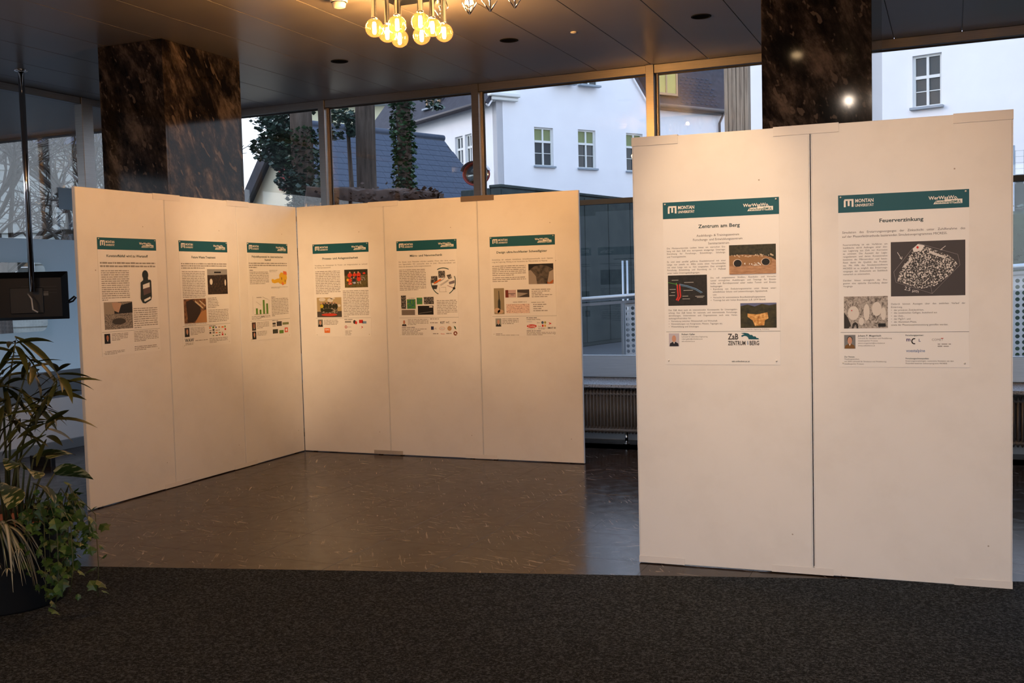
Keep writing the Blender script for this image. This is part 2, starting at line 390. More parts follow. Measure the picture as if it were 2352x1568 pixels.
# window wall towards the street
GZ = 3.735
bays = [XL, -6.71, -4.755, -2.81, -.86, 1.09, 3.04, XR]
for i in range(7):
    x0, x1 = bays[i], bays[i+1]
    w = empty('window_%d' % (i+1), ((x0+x1)/2, YW, 0), kind='structure'); h = (x1-x0)/2; m = .042
    MB().bbox(-h-m, -h+m, -.05, .05, .0, ZC, .003).box(-h+m, -h+m+.022, .02, .06, .66, GZ).build('mullion', 'brushed_metal', w)
    MB().bbox(-h+m, h-m, -.035, .05, GZ, ZC, .003).build('header', 'brushed_metal', w)
    MB().bbox(-h+m, h-m, -.02, .05, 2.455, 2.51, .003).build('transom', pm('transom_grey', (.07, .085, .092, 1), .6, 0, .3), w)
    MB().bbox(-h+m, h-m, -.03, .05, .655, .885, .004).build('apron_band', 'band_metal', w)
    MB().box(-h+m, h-m, -.005, .05, 0, .655).build('apron_wall', 'white_paint', w)
    MB().box(-h+m+.022, h-m, .034, .042, 2.51, GZ).build('pane', 'window_glass', w)
    MB().box(-h+m+.022, h-m, .034, .042, .885, 2.455).build('pane', 'window_glass', w)
    g = MB().box(-h+m+.022, -h+m+.034, .03, .048, .885, GZ).box(h-m-.012, h-m, .03, .048, .885, GZ).box(-h+m+.03, h-m, .03, .048, GZ-.012, GZ)
    g.build('gasket', 'black_metal', w)
# stone shelf above the radiators, slightly falling towards the room
sl = MB(); ys0, ys1 = YW-.035, 9.985
sl.add([(XL+.05, ys0, .652), (2.9, ys0, .652), (2.9, ys1, .618), (XL+.05, ys1, .618), (XL+.05, ys0, .622), (2.9, ys0, .622), (2.9, ys1, .588), (XL+.05, ys1, .588)],
       [(0, 3, 2, 1), (4, 5, 6, 7), (0, 1, 5, 4), (1, 2, 6, 5), (2, 3, 7, 6), (3, 0, 4, 7)])
tag(sl.build('window_shelf', 'terrazzo'), 'speckled stone shelf running above the radiators below the window', 'shelf')
# left glazed wall
lb = [4.99, 6.945, 8.90, YW]
lbays = [-.87, 1.08, 3.035] + lb
for i in range(len(lbays)-1):
    y0, y1 = lbays[i], lbays[i+1]
    w = empty('window_%d' % (8+i), (XL, (y0+y1)/2, 0), kind='structure'); h = (y1-y0)/2; m = .08
    MB().bbox(-.06, .05, h-m, h+m if i < len(lbays)-2 else h-.05, 0, ZC, .004).build('mullion', 'brushed_metal', w)
    MB().bbox(-.05, .035, -h+m, h-m, 3.745, ZC, .004).build('header', 'brushed_metal', w)
    MB().box(-.045, -.037, -h+m, h-m, 2.255, 3.745).build('pane', 'window_glass', w)
    MB().bbox(-.05, .0, -h+m, h-m, .56, .85, .003).build('rail_band', 'band_dark', w)
    MB().bbox(-.05, .045, -h+m, h-m, .105, .56, .003).build('low_wall', 'white_paint', w)
    MB().bbox(-.05, .06, -h+m, h-m, 0, .105, .003).build('plinth', 'plinth_grey', w)
    fz = MB()
    if i == len(lbays)-3:
        cy0, cy1, cz0, cz1, r = 7.50-(y0+y1)/2, 8.27-(y0+y1)/2, 1.283, 2.007, .09
        X = -.02
        def q(a, b, c, d): fz.add([(X, a, c), (X, b, c), (X, b, d), (X, a, d)], [(0, 1, 2, 3)])
        q(-h+m, h-m, .85, cz0); q(-h+m, h-m, cz1, 2.255); q(-h+m, cy0, cz0, cz1); q(cy1, h-m, cz0, cz1)
        for sy, sz, yy, zz in ((1, 1, cy1, cz1), (-1, 1, cy0, cz1), (1, -1, cy1, cz0), (-1, -1, cy0, cz0)):
            pts = [(X, yy, zz)] + [(X, yy-sy*r+sy*r*math.cos(a), zz-sz*r+sz*r*math.sin(a)) for a in [PI/2*k/8 for k in range(9)]]
            fz.add(pts, [tuple(range(len(pts)))])
        MB().box(-.045, -.037, cy0-.05, cy1+.05, cz0-.05, cz1+.05).build('pane', 'window_glass', w)
    else:
        fz.add([(-.02, -h+m, .85), (-.02, h-m, .85), (-.02, h-m, 2.255), (-.02, -h+m, 2.255)], [(0, 1, 2, 3)])
    fz.build('frosted_panel', 'frosted_film', w)
# roof overhang outside the left glazing
rf = empty('roof_overhang', (-11.5, 8, ZC), kind='structure')
MB().box(-2.6, 2.55, -12, 2.62, 0, .25).build('soffit', 'ceiling_lacquer', rf)
MB().box(-2.65, 2.55, 2.62, 2.72, -.04, .3).build('fascia', 'black_metal', rf)

# marble columns
def column(x0, x1, y0, y1, label):
    c = empty('marble_column', ((x0+x1)/2, (y0+y1)/2, 0), 0, label, 'column', 'marble columns')
    a, b = (x1-x0)/2, (y1-y0)/2
    t = .03
    MB().bbox(-a, a, -b, -b+t, 0, ZC-.002, .0015).build('front_slab', 'dark_marble', c)
    MB().bbox(-a, a, b-t, b, 0, ZC-.002, .0015).build('rear_slab', 'dark_marble', c)
    MB().bbox(-a, -a+t, -b+t, b-t, 0, ZC-.002, .0015).build('side_slab', 'dark_marble', c)
    MB().bbox(a-t, a, -b+t, b-t, 0, ZC-.002, .0015).build('side_slab', 'dark_marble', c)
column(-6.9, -6.19, 7.13, 8.18, 'dark veined marble column standing behind the left row of boards')
column(-1.17, -.475, 7.13, 8.18, 'dark polished marble column rising behind the two right-hand boards')

# ------------------------------------------------------------------ boards
BH = 2.485; BT = .03
def frame_matrix(o, d):
    d = Vector((d[0], d[1], 0)).normalized(); n = Vector((d.y, -d.x, 0))
    return Matrix(((d.x, 0, n.x, o[0]), (d.y, 0, n.y, o[1]), (0, 1, 0, o[2] if len(o) > 2 else 0), (0, 0, 0, 1)))
WALLS = {'L': ((-6.12, 6.02), (0, 1)), 'M': ((-6.12, 8.91), (1, 0)), 'R': ((-1.71, 5.87), (2.0, .075))}
def board(wall, u0, u1, label, group, gap=.0015):
    o, d = WALLS[wall]; dv = Vector((d[0], d[1])).normalized(); c = Vector(o)+dv*((u0+u1)/2)
    e = empty('exhibition_board', (c.x, c.y, 0), 0, label, 'board', group)
    e.matrix_world = frame_matrix((c.x, c.y, 0), d)
    h = (u1-u0)/2-gap
    MB().bbox(-h+.004, h-.004, .0065, BH, -BT, 0, .003).build('panel', 'white_board', e)
    for s in (-1, 1):
        MB().box(s*h-.004*(s > 0), s*h+.004*(s < 0), .0065, BH-.002, -BT+.001, -.001).build('edge_strip', 'white_paint', e)
    for s in (-1, 1): MB().box(s*(h-.12)-.02, s*(h-.12)+.02, 0.0005, .0065, -BT+.004, -.004).build('foot', 'black_plastic', e)
    return e
gl, gm, gr = 'boards of the left row', 'boards of the middle row', 'boards of the right row'
board('L', 0, .97, 'white exhibition board nearest the plant, with the Kunststoffabfall wird zu Wertstoff poster', gl)
board('L', .97, 1.93, 'white exhibition board carrying the Future Waste Treatment poster', gl)
board('L', 1.93, 2.889, 'white exhibition board in the corner carrying the bar chart poster', gl)
board('M', .003, 1.01, 'white exhibition board in the corner carrying the Prozess- und Anlagensicherheit poster', gm)
board('M', 1.01, 2.015, 'white exhibition board carrying the Mikro- und Nanomechanik poster', gm)
board('M', 2.015, 3.025, 'white exhibition board carrying the Design ultra-hochfester Schweißgüter poster', gm)
board('R', 0, .996, 'tall white exhibition board carrying the Zentrum am Berg poster', gr, .003)
board('R', .996, 2.0, 'white exhibition board at far right carrying the Feuerverzinkung poster', gr, .003)
pm('strip_brown', (.16, .12, .09, 1), .5); pm('strip_white', (.74, .715, .69, 1), .5); pm('strip_grey', (.40, .37, .34, 1), .5)
def connector(wall, u0, u1, top, mat, label):
    o, d = WALLS[wall]; dv = Vector((d[0], d[1])).normalized(); c = Vector(o)+dv*((u0+u1)/2); h = (u1-u0)/2
    me = MB(); t = .0035
    if top:
        y0, y1 = BH-.045, BH+.0015
        me.box(-h, h, y0, y1+t, .0008, t).box(-h, h, y1, y1+t, -BT-t, .0008).box(-h, h, y0, y1, -BT-t, -BT-.0008)
    else:
        y0, y1 = .0065, .045
        me.box(-h, h, y0, y1, .0008, t).box(-h, h, y0, y1, -BT-t, -BT-.0008).box(-h, h, y0, y0+.003, -BT-.0008, .0008)
    ob = me.build('connector_strip', mat); ob.matrix_world = frame_matrix((c.x, c.y, 0), d)
    tag(ob, label, 'connector', 'board connectors')
connector('R', .001, .27, 1, 'strip_white', 'white channel strip on top left corner of the Zentrum am Berg board')
connector('R', .80, 1.145, 1, 'strip_white', 'white channel strip bridging the top seam of the two right boards')
connector('R', 1.715, 1.998, 1, 'strip_white', 'white channel strip on top right corner of the Feuerverzinkung board')
connector('R', .001, .27, 0, 'strip_white', 'white channel strip on bottom left corner of the Zentrum am Berg board')
connector('R', .767, 1.101, 0, 'strip_white', 'white channel strip bridging the bottom seam of the two right boards')
connector('R', 1.717, 1.998, 0, 'strip_white', 'white channel strip on bottom right corner of the Feuerverzinkung board')
connector('M', .842, 1.172, 1, 'strip_white', 'white channel strip on top seam above the Prozess and Mikro posters')
connector('M', 1.85, 2.191, 1, 'strip_brown', 'brown channel strip on top seam of the middle boards')
connector('M', .82, 1.145, 0, 'strip_grey', 'grey channel strip at bottom seam of the middle boards nearest the corner')
connector('M', 1.827, 2.155, 0, 'strip_white', 'white channel strip at bottom seam below Mikro and Schweißgüter posters')
connector('L', .837, 1.165, 1, 'strip_white', 'white channel strip on top seam of the left boards nearest the plant')
connector('L', 1.796, 2.115, 1, 'strip_white', 'white channel strip on top seam of the left boards nearest the corner')
connector('L', .834, 1.159, 0, 'strip_white', 'white channel strip at bottom seam of the left boards nearest the plant')
connector('L', 1.76, 2.101, 0, 'strip_white', 'white channel strip at bottom seam of the left boards nearest the corner')
# ------------------------------------------------------------------ posters
PW, PH = .65, .93
TEAL = ink(14, 84, 98); INK = ink(62, 62, 64); HEADC = ink(40, 66, 70); GREY = ink(146, 143, 140); PAPER = pm('poster_paper', (.80, .79, .775, 1), .38, 0, .4)
CREAM = ink(236, 232, 226)
class Poster:
    def __init__(s, wall, uc, ztop, label, back=False):
        o, d = WALLS[wall]; dv = Vector((d[0], d[1])).normalized(); n = Vector((dv.y, -dv.x)); c = Vector(o)+dv*uc
        if back: c -= n*(BT+.0016); d = (-d[0], -d[1])
        else: c += n*.0012
        s.e = empty('poster', (0, 0, 0), 0, label, 'poster', 'research posters')
        s.e.matrix_world = frame_matrix((c.x, c.y, ztop-PH), d)
        s.rnd = random.Random(label)
        MB().box(-PW/2, PW/2, 0, PH, -.0008, .0008).build('paper', PAPER, s.e)
        h = s.part('header_band', TEAL, MB().rect(*s.r(0, .101), *s.r(1, 0), .0014))
        lg = MB(); z = .0022
        x0, y0 = s.xy(.045, .069); x1, y1 = s.xy(.122, .024); w = x1-x0; t = w*.2
        lg.rect(x0, y0, x0+t, y1-.006, z).rect(x0+w/2-t/2, y0+.005, x0+w/2+t/2, y1-.006, z).rect(x1-t, y0, x1, y1-.006, z).rect(x0+.003, y1-.009, x1, y1, z)
        lg.build('emblem', CREAM, h)
        a, b = s.xy(.134, .045); m = MB(); text(m, 'MONTAN', a, b, .0265, 'b', width=.095, z=z)
        a, b = s.xy(.134, .069); text(m, 'UNIVERSITÄT', a, b, .0195, 'b', width=.095, z=z); m.build('lettering', CREAM, h)
        m = MB(); a, b = s.xy(.70, .05); text(m, 'WerWasWo.', a, b, .025, 'b', width=.142, z=z); m.build('lettering', CREAM, h)
        bx = MB(); a, b = s.xy(.735, .076); bx.poly([(a, b), (a+.14, b), (a+.14, b+.0225), (a+.055, b+.0225), (a+.055, b+.018), (a+.012, b+.018)], z).build('label_box', CREAM, h)
        m = MB(); text(m, 'Forschung@MUL', a+.010, b+.0035, .0185, 'b', width=.125, z=z+.0007); m.build('lettering', ink(40, 100, 98), h)
        s.part('divider', ink(45, 66, 70), MB().rect(*s.r(.012, .7985), *s.r(1.0, .7965), .0013))
        pn = MB()
        for (u, v) in ((.02, .012), (.975, .012), (.03, .975), (.965, .975)):
            a, b = s.xy(u, v); k = MB().sphere((a, b, .004), .0052, 8, 6); k.build('pin', 'white_plastic', s.e, True)
    def xy(s, u, v): return ((u-.5)*PW, (1-v)*PH)
    def r(s, u, v): return s.xy(u, v)
    def part(s, name, mat, mb): return mb.build(name, mat, s.e)
    def title(s, lines, v=.165, size=.0275, width=None):
        m = MB()
        for i, l in enumerate(lines):
            a, b = s.xy(.49, v+i*.031); text(m, l, a, b, size, 'b', 'c', width=width, z=.0014)
        s.part('title', HEADC, m)
    def lines(s, name, rows, u0, u1, size, mat=None, just=True, w='r'):
        m = MB()
        for v, t in rows:
            a, b = s.xy(u0, v); full = (u1-u0)*PW
            if t.startswith('• '):
                text(m, '•', a, b, size, z=.0013); a += .014; t = t[2:]; full -= .014
            j = t.endswith('|'); t = t.rstrip('|')
            nat = sum(GL[(w, c)][2] for c in t)*size
            text(m, t, a, b, size, w, width=full if (j or nat > full) else None, justify=j, z=.0013)
        return s.part(name, mat or INK, m)
    def words(s, u0, u1, v0, v1, n, last=.6, h=.42, mat=None, bold_first=False, just=True, name='body_text'):
        m = MB(); dv = (v1-v0)/max(n, 1); r = s.rnd
        for i in range(n):
            v = v0+dv*(i+.75); u = u0; end = u1 if i < n-1 else u0+(u1-u0)*last
            if not just and i < n-1: end = u0+(u1-u0)*r.uniform(.45, 1)
            while u < end-.008:
                L = min(r.uniform(.018, .085), end-u)
                a, b = s.xy(u, v); hh = dv*PH*h
                m.rect(a, b, a+L*PW, b+hh*r.uniform(.85, 1.1), .0013); u += L+.0085
        return s.part(name, mat or GREY, m)
    def pic(s, u0, v0, u1, v1, mat, name='picture'):
        s.b = (u0, v0, u1, v1); a = s.r(u0, v1); c = s.r(u1, v0)
        s.p = MB().rect(a[0], a[1], c[0], c[1], .0013).build(name, mat, s.e); s.zz = .0019; return s.p
    def sh(s, name, mat, kind, *a):     # a printed shape inside the last picture, coordinates 0..1 from its top left
        u0, v0, u1, v1 = s.b; s.zz += .0004
        X = lambda q: ((u0+(u1-u0)*q[0])-.5)*PW; Y = lambda q: (1-(v0+(v1-v0)*q[1]))*PH
        w = (u1-u0)*PW; hh = (v1-v0)*PH; m = MB()
        if kind == 'poly': m.poly([(X(q), Y(q)) for q in a[0]], s.zz)
        elif kind == 'ell':
            for (cx, cy, rx, ry) in a[0]: m.ell(X((cx, 0)), Y((0, cy)), rx*w, ry*hh, s.zz, 16)
        elif kind == 'bars':
            for (xa, ya, xb, yb, t) in a[0]: m.bar(X((xa, 0)), Y((0, ya)), X((xb, 0)), Y((0, yb)), t*w, s.zz)
        elif kind == 'arc':
            cx, cy, r_, t, a0, a1 = a[0]; m.arc(X((cx, 0)), Y((0, cy)), r_*w, r_*w, t*w, R(a0), R(a1), s.zz)
        elif kind == 'blobs':
            n, (x0, y0, x1, y1), rr, seed = a; q = random.Random(seed)
            for i in range(n):
                k = q.uniform(.4, 1)*rr; cx, cy = X((q.uniform(x0, x1), 0)), Y((0, q.uniform(y0, y1)))
                m.poly([(cx+k*w*math.cos(t*PI/3)*q.uniform(.5, 1.2), cy+k*w*math.sin(t*PI/3)*q.uniform(.5, 1.2)) for t in range(6)], s.zz)
        elif kind == 'text':
            for (t, x, y, size, wt) in a[0]: text(m, t, X((x, 0)), Y((0, y)), size, wt, z=s.zz)
        o_ = m.build(name, mat, s.p)
        if kind == 'blobs': o_['kind'] = 'stuff'
        return o_
    def portrait(s, u0, v0, u1, v1, bg, skin, hair, cloth, bald=False):
        s.pic(u0, v0, u1, v1, bg, 'portrait')
        s.sh('clothing', cloth, 'poly', [(.05, 1), (.1, .78), (.35, .66), (.65, .66), (.9, .78), (.95, 1)])
        if not bald: s.sh('hair', hair, 'ell', [(.5, .34, .25, .25)])
        s.sh('face', skin, 'ell', [(.5, .42, .20, .27)])
        s.sh('collar', CREAM, 'poly', [(.42, .66), (.58, .66), (.5, .82)])
def nz(name, sc, stops, rough=.5, detail=4, stretch=(1, 1, 1), dist=0):
    t = nm(name, rough, 0, .3); n = t.noise(t.coord('Object', stretch), sc, detail, .6, dist); t.color(t.ramp(n, stops)); return t.m
P_forest = nz('print_forest', 60, [(.3, rgb(30, 36, 24)), (.7, rgb(66, 60, 40))])
P_sand = nz('print_sand', 30, [(.3, rgb(150, 110, 80)), (.7, rgb(190, 150, 115))], stretch=(1, 4, 1))
P_map = nz('print_map', 25, [(.3, rgb(26, 26, 24)), (.7, rgb(46, 42, 38))], dist=2)
P_hill = nz('print_hill', 28, [(.3, rgb(30, 34, 20)), (.7, rgb(72, 66, 36))])
P_quarry = nz('print_quarry', 60, [(.3, rgb(150, 95, 40)), (.5, rgb(205, 150, 80)), (.7, rgb(235, 195, 130))])
P_micro = nz('print_micro', 34, [(.35, rgb(90, 84, 78)), (.48, rgb(160, 152, 144)), (.7, rgb(200, 192, 184))], dist=2.5)
P_grains = nz('print_grains', 130, [(.42, rgb(40, 38, 38)), (.52, rgb(110, 106, 104)), (.6, rgb(225, 220, 215))], detail=2)
P_dark = nz('print_dark_machine', 50, [(.35, rgb(22, 20, 18)), (.6, rgb(60, 46, 36)), (.75, rgb(120, 86, 56))])
P_brown = nz('print_brown_machine', 26, [(.3, rgb(50, 34, 22)), (.5, rgb(120, 84, 54)), (.75, rgb(175, 128, 84))])
P_grass = nz('print_grass', 40, [(.3, rgb(62, 60, 30)), (.7, rgb(112, 100, 58))])
P_crowd = nz('print_crowd', 90, [(.3, rgb(24, 22, 20)), (.5, rgb(90, 80, 60)), (.62, rgb(190, 180, 170)), (.7, rgb(60, 50, 40))])
P_granul = nz('print_granulate', 140, [(.4, rgb(70, 66, 62)), (.55, rgb(150, 142, 134)), (.7, rgb(178, 170, 160))])
P_weld = nz('print_weld', 16, [(.3, rgb(44, 40, 36)), (.7, rgb(110, 100, 90))], dist=1)
P_speck = nz('print_speckle', 170, [(.33, rgb(90, 50, 60)), (.42, rgb(222, 196, 184)), (.7, rgb(232, 210, 196))], detail=1)
P_em = nz('print_em', 75, [(.35, rgb(24, 24, 24)), (.55, rgb(90, 88, 86)), (.7, rgb(205, 200, 195))])
P_col = nz('print_colourmap', 60, [(.35, rgb(40, 80, 130)), (.5, rgb(60, 130, 70)), (.65, rgb(110, 150, 60))])
SKIN = ink(200, 150, 125); BLK = ink(26, 24, 24); DGREY = ink(60, 58, 58); WHT = ink(240, 238, 234); RED = ink(200, 45, 35); ORG = ink(222, 110, 30)
TAN = ink(176, 146, 116); BRN = ink(92, 60, 36); GRN = ink(90, 135, 50); BLU = ink(60, 85, 150); STL = ink(110, 140, 175)

# --- Zentrum am Berg
p = Poster('R', .503, 2.108, 'Zentrum am Berg poster with tunnel photo, pinned to the nearer right board')
p.title(['Zentrum am Berg'], .165, .028, .232)
p.lines('subtitle', [(.217, 'Ausbildungs- & Trainingszentrum')], .295, .69, .0178, just=False)
p.lines('subtitle', [(.242, 'Forschungs- und Entwicklungszentrum')], .262, .722, .0178, just=False)
p.lines('subtitle', [(.266, 'Seminarzentrum')], .395, .59, .0178, just=False)
b = .0128
p.lines('body_text', [(.287, 'Die Montanuniversität Leoben bietet am steirischen Erz-|'), (.304, 'berg mit dem ZaB eine europaweit einzigartige Untertage-|'), (.321, 'Einrichtung für Forschungs-, Entwicklungs-, Schulungs-|'), (.339, 'und Trainingszwecke.'),
    (.370, 'Es sind zwei parallel geführte Eisenbahntunnel mit einer|'), (.387, 'Länge von jeweils ca. 400m sowie einen Versuchsstollen|'), (.404, 'mit einer Länge von ca. 1km vorgesehen. Dies ermöglicht|'), (.421, 'Forschung, Entwicklung und Erprobung im 1:1 Maßstab|'), (.439, 'unter realen Untertagebedingungen.')], .03, .545, b)
p.lines('body_text', [(.474, 'Die voll ausgestatteten Straßen-, Eisenbahn- und Versuchs-|'), (.491, 'tunnel ermöglichen Ausbildungen und Trainings für Einsatz-|'), (.508, 'kräfte und Betriebspersonal unter realen Tunnel- und Einsatz-|'), (.526, 'bedingungen:'),
    (.543, '• Erprobung von Evakuierungsszenarien unter Einsatz unter-|'), (.560, '   schiedlichster Schutz- und Leiteinrichtungen, Signaltechnik'), (.577, '   usw.'), (.594, '• Versuche für automatisierte Brandbekämpfungssysteme'), (.611, '• Trainings bei sehr hohen Brandlasten (z.B. LKW Brand)')], .41, .972, b)
p.lines('body_text', [(.668, 'Das ZaB dient auch als internationaler Knotenpunkt für Untertagefor-|'), (.685, 'schung. Das ZaB bietet für nationale und internationale Forschungs-|'), (.702, 'einrichtungen, Unternehmen und Organisationen auch eine Veran-|'), (.719, 'staltungsinfrastruktur für:'),
    (.736, '• Vernetzung zwischen Wissenschaft und Wirtschaft'), (.753, '• Veranstaltungen von Kongressen, Messen, Tagungen etc.'), (.770, '• Weiterbildung und Schulungen')], .035, .64, b)
p.pic(.575, .276, .97, .452, P_sand)
p.sh('woodland', P_forest, 'poly', [(0, 0), (1, 0), (1, .55), (.9, .45), (.75, .38), (.3, .33), (0, .36)])
p.sh('embankment', ink(150, 112, 74), 'poly', [(0, .38), (.3, .35), (.75, .4), (.92, .5), (.9, .7), (0, .7)])
p.sh('rocks', ink(210, 190, 165), 'blobs', 40, (.02, .34, .98, .42), .02, 3)
p.sh('tunnel_rim', ink(200, 180, 160), 'ell', [(.18, .62, .10, .14), (.78, .6, .10, .13)])
p.sh('tunnel_mouth', BLK, 'ell', [(.185, .63, .085, .125), (.785, .6, .085, .115)])
p.sh('vehicles', ink(225, 220, 215), 'blobs', 16, (.33, .62, .68, .72), .022, 5)
p.sh('forecourt', P_sand, 'poly', [(0, .745), (1, .72), (1, 1), (0, 1)])
p.pic(.035, .449, .38, .636, P_map)
p.sh('red_route', ink(200, 48, 40), 'bars', [(.24, .3, .26, .7, .035), (.30, .3, .32, .7, .035), (.26, .7, .21, .82, .035), (.32, .7, .25, .84, .035)])
p.sh('blue_route', ink(120, 160, 200), 'bars', [(.3, .29, .5, .35, .014), (.5, .35, .72, .45, .014), (.72, .45, .88, .58, .014), (.3, .33, .5, .39, .01), (.5, .39, .7, .48, .01), (.7, .48, .85, .6, .01)])
p.sh('green_route', ink(90, 160, 70), 'bars', [(0, .23, .22, .29, .012), (.22, .25, .22, .33, .02)])
p.sh('map_labels', ink(190, 188, 182), 'bars', [(.1, .16, .27, .16, .012), (.42, .24, .66, .24, .012), (.4, .5, .64, .5, .012), (.04, .46, .2, .46, .012), (.08, .56, .18, .56, .012), (.03, .66, .18, .66, .012), (.37, .69, .52, .69, .012), (.37, .78, .56, .78, .012), (.7, .7, .93, .7, .012), (.74, .74, .9, .74, .012)])
p.pic(.665, .627, .97, .777, P_hill)
p.sh('mountain_sky', ink(96, 104, 140), 'poly', [(0, 0), (1, 0), (1, .05), (.8, .1), (.6, .04), (.4, .14), (.2, .06), (0, .12)])
p.sh('open_pit', P_quarry, 'poly', [(.2, .42), (.45, .46), (.75, .38), (.78, .62), (.68, .7), (.66, .9), (.4, .92), (.34, .7), (.2, .55)])
p.lines('caption', [(.788, 'Fotos: © Subsurface Engineering, VA Erzberg')], .665, .94, .0085)
p.portrait(.035, .807, .127, .887, ink(190, 185, 195), SKIN, DGREY, ink(35, 36, 46), True)
p.lines('name', [(.818, 'Robert Galler')], .148, .28, .0130, HEADC, w='b')
p.lines('details', [(.832, 'Lehrstuhl für Subsurface Engineering'), (.846, 'robert.galler@unileoben.ac.at'), (.860, 'zab.unileoben.ac.at')], .148, .43, .0100)
m = MB(); a, c = p.xy(.555, .846); text(m, 'ZaB', a, c, .046, 'b', width=.058, z=.0014)
a, c = p.xy(.555, .881); text(m, 'ZENTRUM', a, c, .034, 'b', width=.098, z=.0014); a, c = p.xy(.738, .881); text(m, 'BERG', a, c, .034, 'b', width=.055, z=.0014)
lo = p.part('logo', DGREY, m)
a, c = p.xy(.712, .874); text(MB(), 'am', 0, 0, .01); m = MB(); text(m, 'am', 0, 0, .017, 'b', z=.0014)
m.v = [(a+.012-y_+.0, c-.004+x_, z_) for (x_, y_, z_) in m.v]; m.build('lettering', STL, lo)
m = MB(); m.arc(p.xy(.70, .848)[0], p.xy(.70, .848)[1], .030, .030, .009, R(5), R(135), .0014)
m.poly([p.xy(.665, .808), p.xy(.70, .806), p.xy(.73, .81), p.xy(.745, .819), p.xy(.762, .819), p.xy(.772, .828), p.xy(.79, .828), p.xy(.80, .838), p.xy(.812, .838), p.xy(.822, .846), p.xy(.745, .846), p.xy(.735, .834), p.xy(.715, .82), p.xy(.69, .814)], .0017)
m.build('hill_emblem', TEAL, lo)
p.lines('web_address', [(.984, 'zab.unileoben.ac.at')], .585, .785, .0125, HEADC, w='b')

# --- Feuerverzinkung
p = Poster('R', 1.465, 2.098, 'Feuerverzinkung poster with large dark grain picture, pinned to the far right board')
p.title(['Feuerverzinkung'], .165, .028, .22)
p.lines('subtitle', [(.222, 'Simulation des Erstarrungsvorganges der Zinkschicht unter Zuhilfenahme des|'), (.246, 'auf der Phasenfeldmethode basierenden Simulationsprogrammes MICRESS.')], .03, .972, .0172)
p.lines('body_text', [(.293, 'Feuerverzinkung ist ein Verfahren um|'), (.310, 'Stahlbleche durch Auftragen einer dün-|'), (.327, 'nen Legierung aus Zink vor Korrosion|'), (.344, 'zu schützen. Die Auswahl der Legie-|'), (.361, 'rungselement und deren Konzentration|'), (.378, 'bestimmt die Mikrostruktur und beein-|'), (.395, 'flusst damit die Qualität des Produk-|'), (.412, 'tes. Mit Hilfe des Simulationssoftware|'), (.429, 'MICRESS ist es möglich den Erstarrungs-|'), (.446, 'vorganges der Zinkschicht am Stahlblech|'), (.463, 'numerisch zu untersuchen.'), (.499, 'Darüber hinaus ermöglicht das Pro-|'), (.516, 'gramm eine optische Darstellung dieser|'), (.533, 'Vorgänge.')], .035, .385, b)
p.pic(.41, .281, .972, .592, ink(66, 62, 64))
p.sh('grain_block', P_grains, 'poly', [(.30, .14), (.38, .06), (.55, .14), (.78, .27), (.90, .42), (.82, .6), (.6, .82), (.40, .87), (.09, .72), (.12, .56)])
p.sh('bright_facet', ink(226, 222, 218), 'poly', [(.30, .13), (.37, .05), (.46, .08), (.42, .17), (.31, .19)])
p.sh('bright_facet', ink(210, 206, 202), 'poly', [(.16, .46), (.27, .30), (.30, .32), (.2, .47)])
p.sh('bright_facet', ink(210, 206, 202), 'poly', [(.52, .17), (.75, .30), (.73, .33), (.52, .22)])
p.sh('dark_pores', ink(48, 45, 46), 'blobs', 90, (.2, .35, .75, .75), .012, 9)
p.sh('outline_box', ink(150, 146, 146), 'bars', [(.04, .55, .3, .12, .004), (.38, .04, .9, .26, .004), (.9, .26, .93, .45, .004), (.93, .45, .56, .96, .004), (.56, .96, .07, .74, .004), (.04, .55, .07, .74, .004), (.56, .96, .54, .82, .004)])
p.sh('arrows', ink(220, 216, 212), 'bars', [(.09, .19, .15, .32, .007), (.15, .32, .12, .29, .006), (.15, .32, .155, .27, .006), (.74, .1, .67, .17, .007), (.67, .17, .7, .165, .006)])
p.sh('red_mark', RED, 'ell', [(.365, .11, .016, .022)])
m = p.sh('scale_lettering', ink(225, 222, 218), 'text', [('2.5 µm', 0, 0, .026, 'r')])
u_, v_ = p.xy(.41+.562*.18, .281+.311*.88); q0 = p.xy(.41, .281)
for vv in m.data.vertices:
    lx, ly = vv.co.x-q0[0], vv.co.y-q0[1]; an = R(-15)
    vv.co.x = u_+lx*math.cos(an)-ly*math.sin(an); vv.co.y = v_+lx*math.sin(an)+ly*math.cos(an)
p.pic(.04, .588, .385, .774, P_micro)
p.sh('cells', ink(214, 208, 200), 'ell', [(.22, .52, .13, .22), (.52, .5, .07, .26), (.75, .4, .11, .22), (.4, .78, .06, .12), (.9, .55, .06, .2)])
p.sh('cell_shadow', ink(50, 46, 42), 'poly', [(0, .5), (.09, .66), (.16, .9), (.1, 1), (0, 1)])
p.sh('cell_shadow', ink(50, 46, 42), 'poly', [(.18, 1), (.2, .85), (.26, .8), (.32, .86), (.33, 1), (.29, 1), (.27, .88), (.23, .92), (.22, 1)])
p.sh('marks', RED, 'ell', [(.18, .44, .014, .018)])
p.sh('scale_bar', BLK, 'bars', [(.78, .9, .95, .9, .08)])
p.lines('body_text', [(.640, 'Dadurch können Aussagen über den zeitlichen Verlauf der|'), (.658, 'Erstarrung,'), (.675, '• der primären Zinkdendriten,'), (.691, '• des eutektischen Gefüges, bestehend aus'), (.709, '• der Zink-,'), (.726, '• der MgZn²- und'), (.743, '• der Aluminium-Phase,'), (.760, 'sowie der Phasenzusammensetzung getroffen werden.')], .41, .972, b)
p.portrait(.04, .812, .13, .892, ink(120, 122, 124), SKIN, DGREY, ink(120, 84, 40))
p.lines('name', [(.822, 'Johann P. Mogeritsch')], .15, .36, .0130, HEADC, w='b')
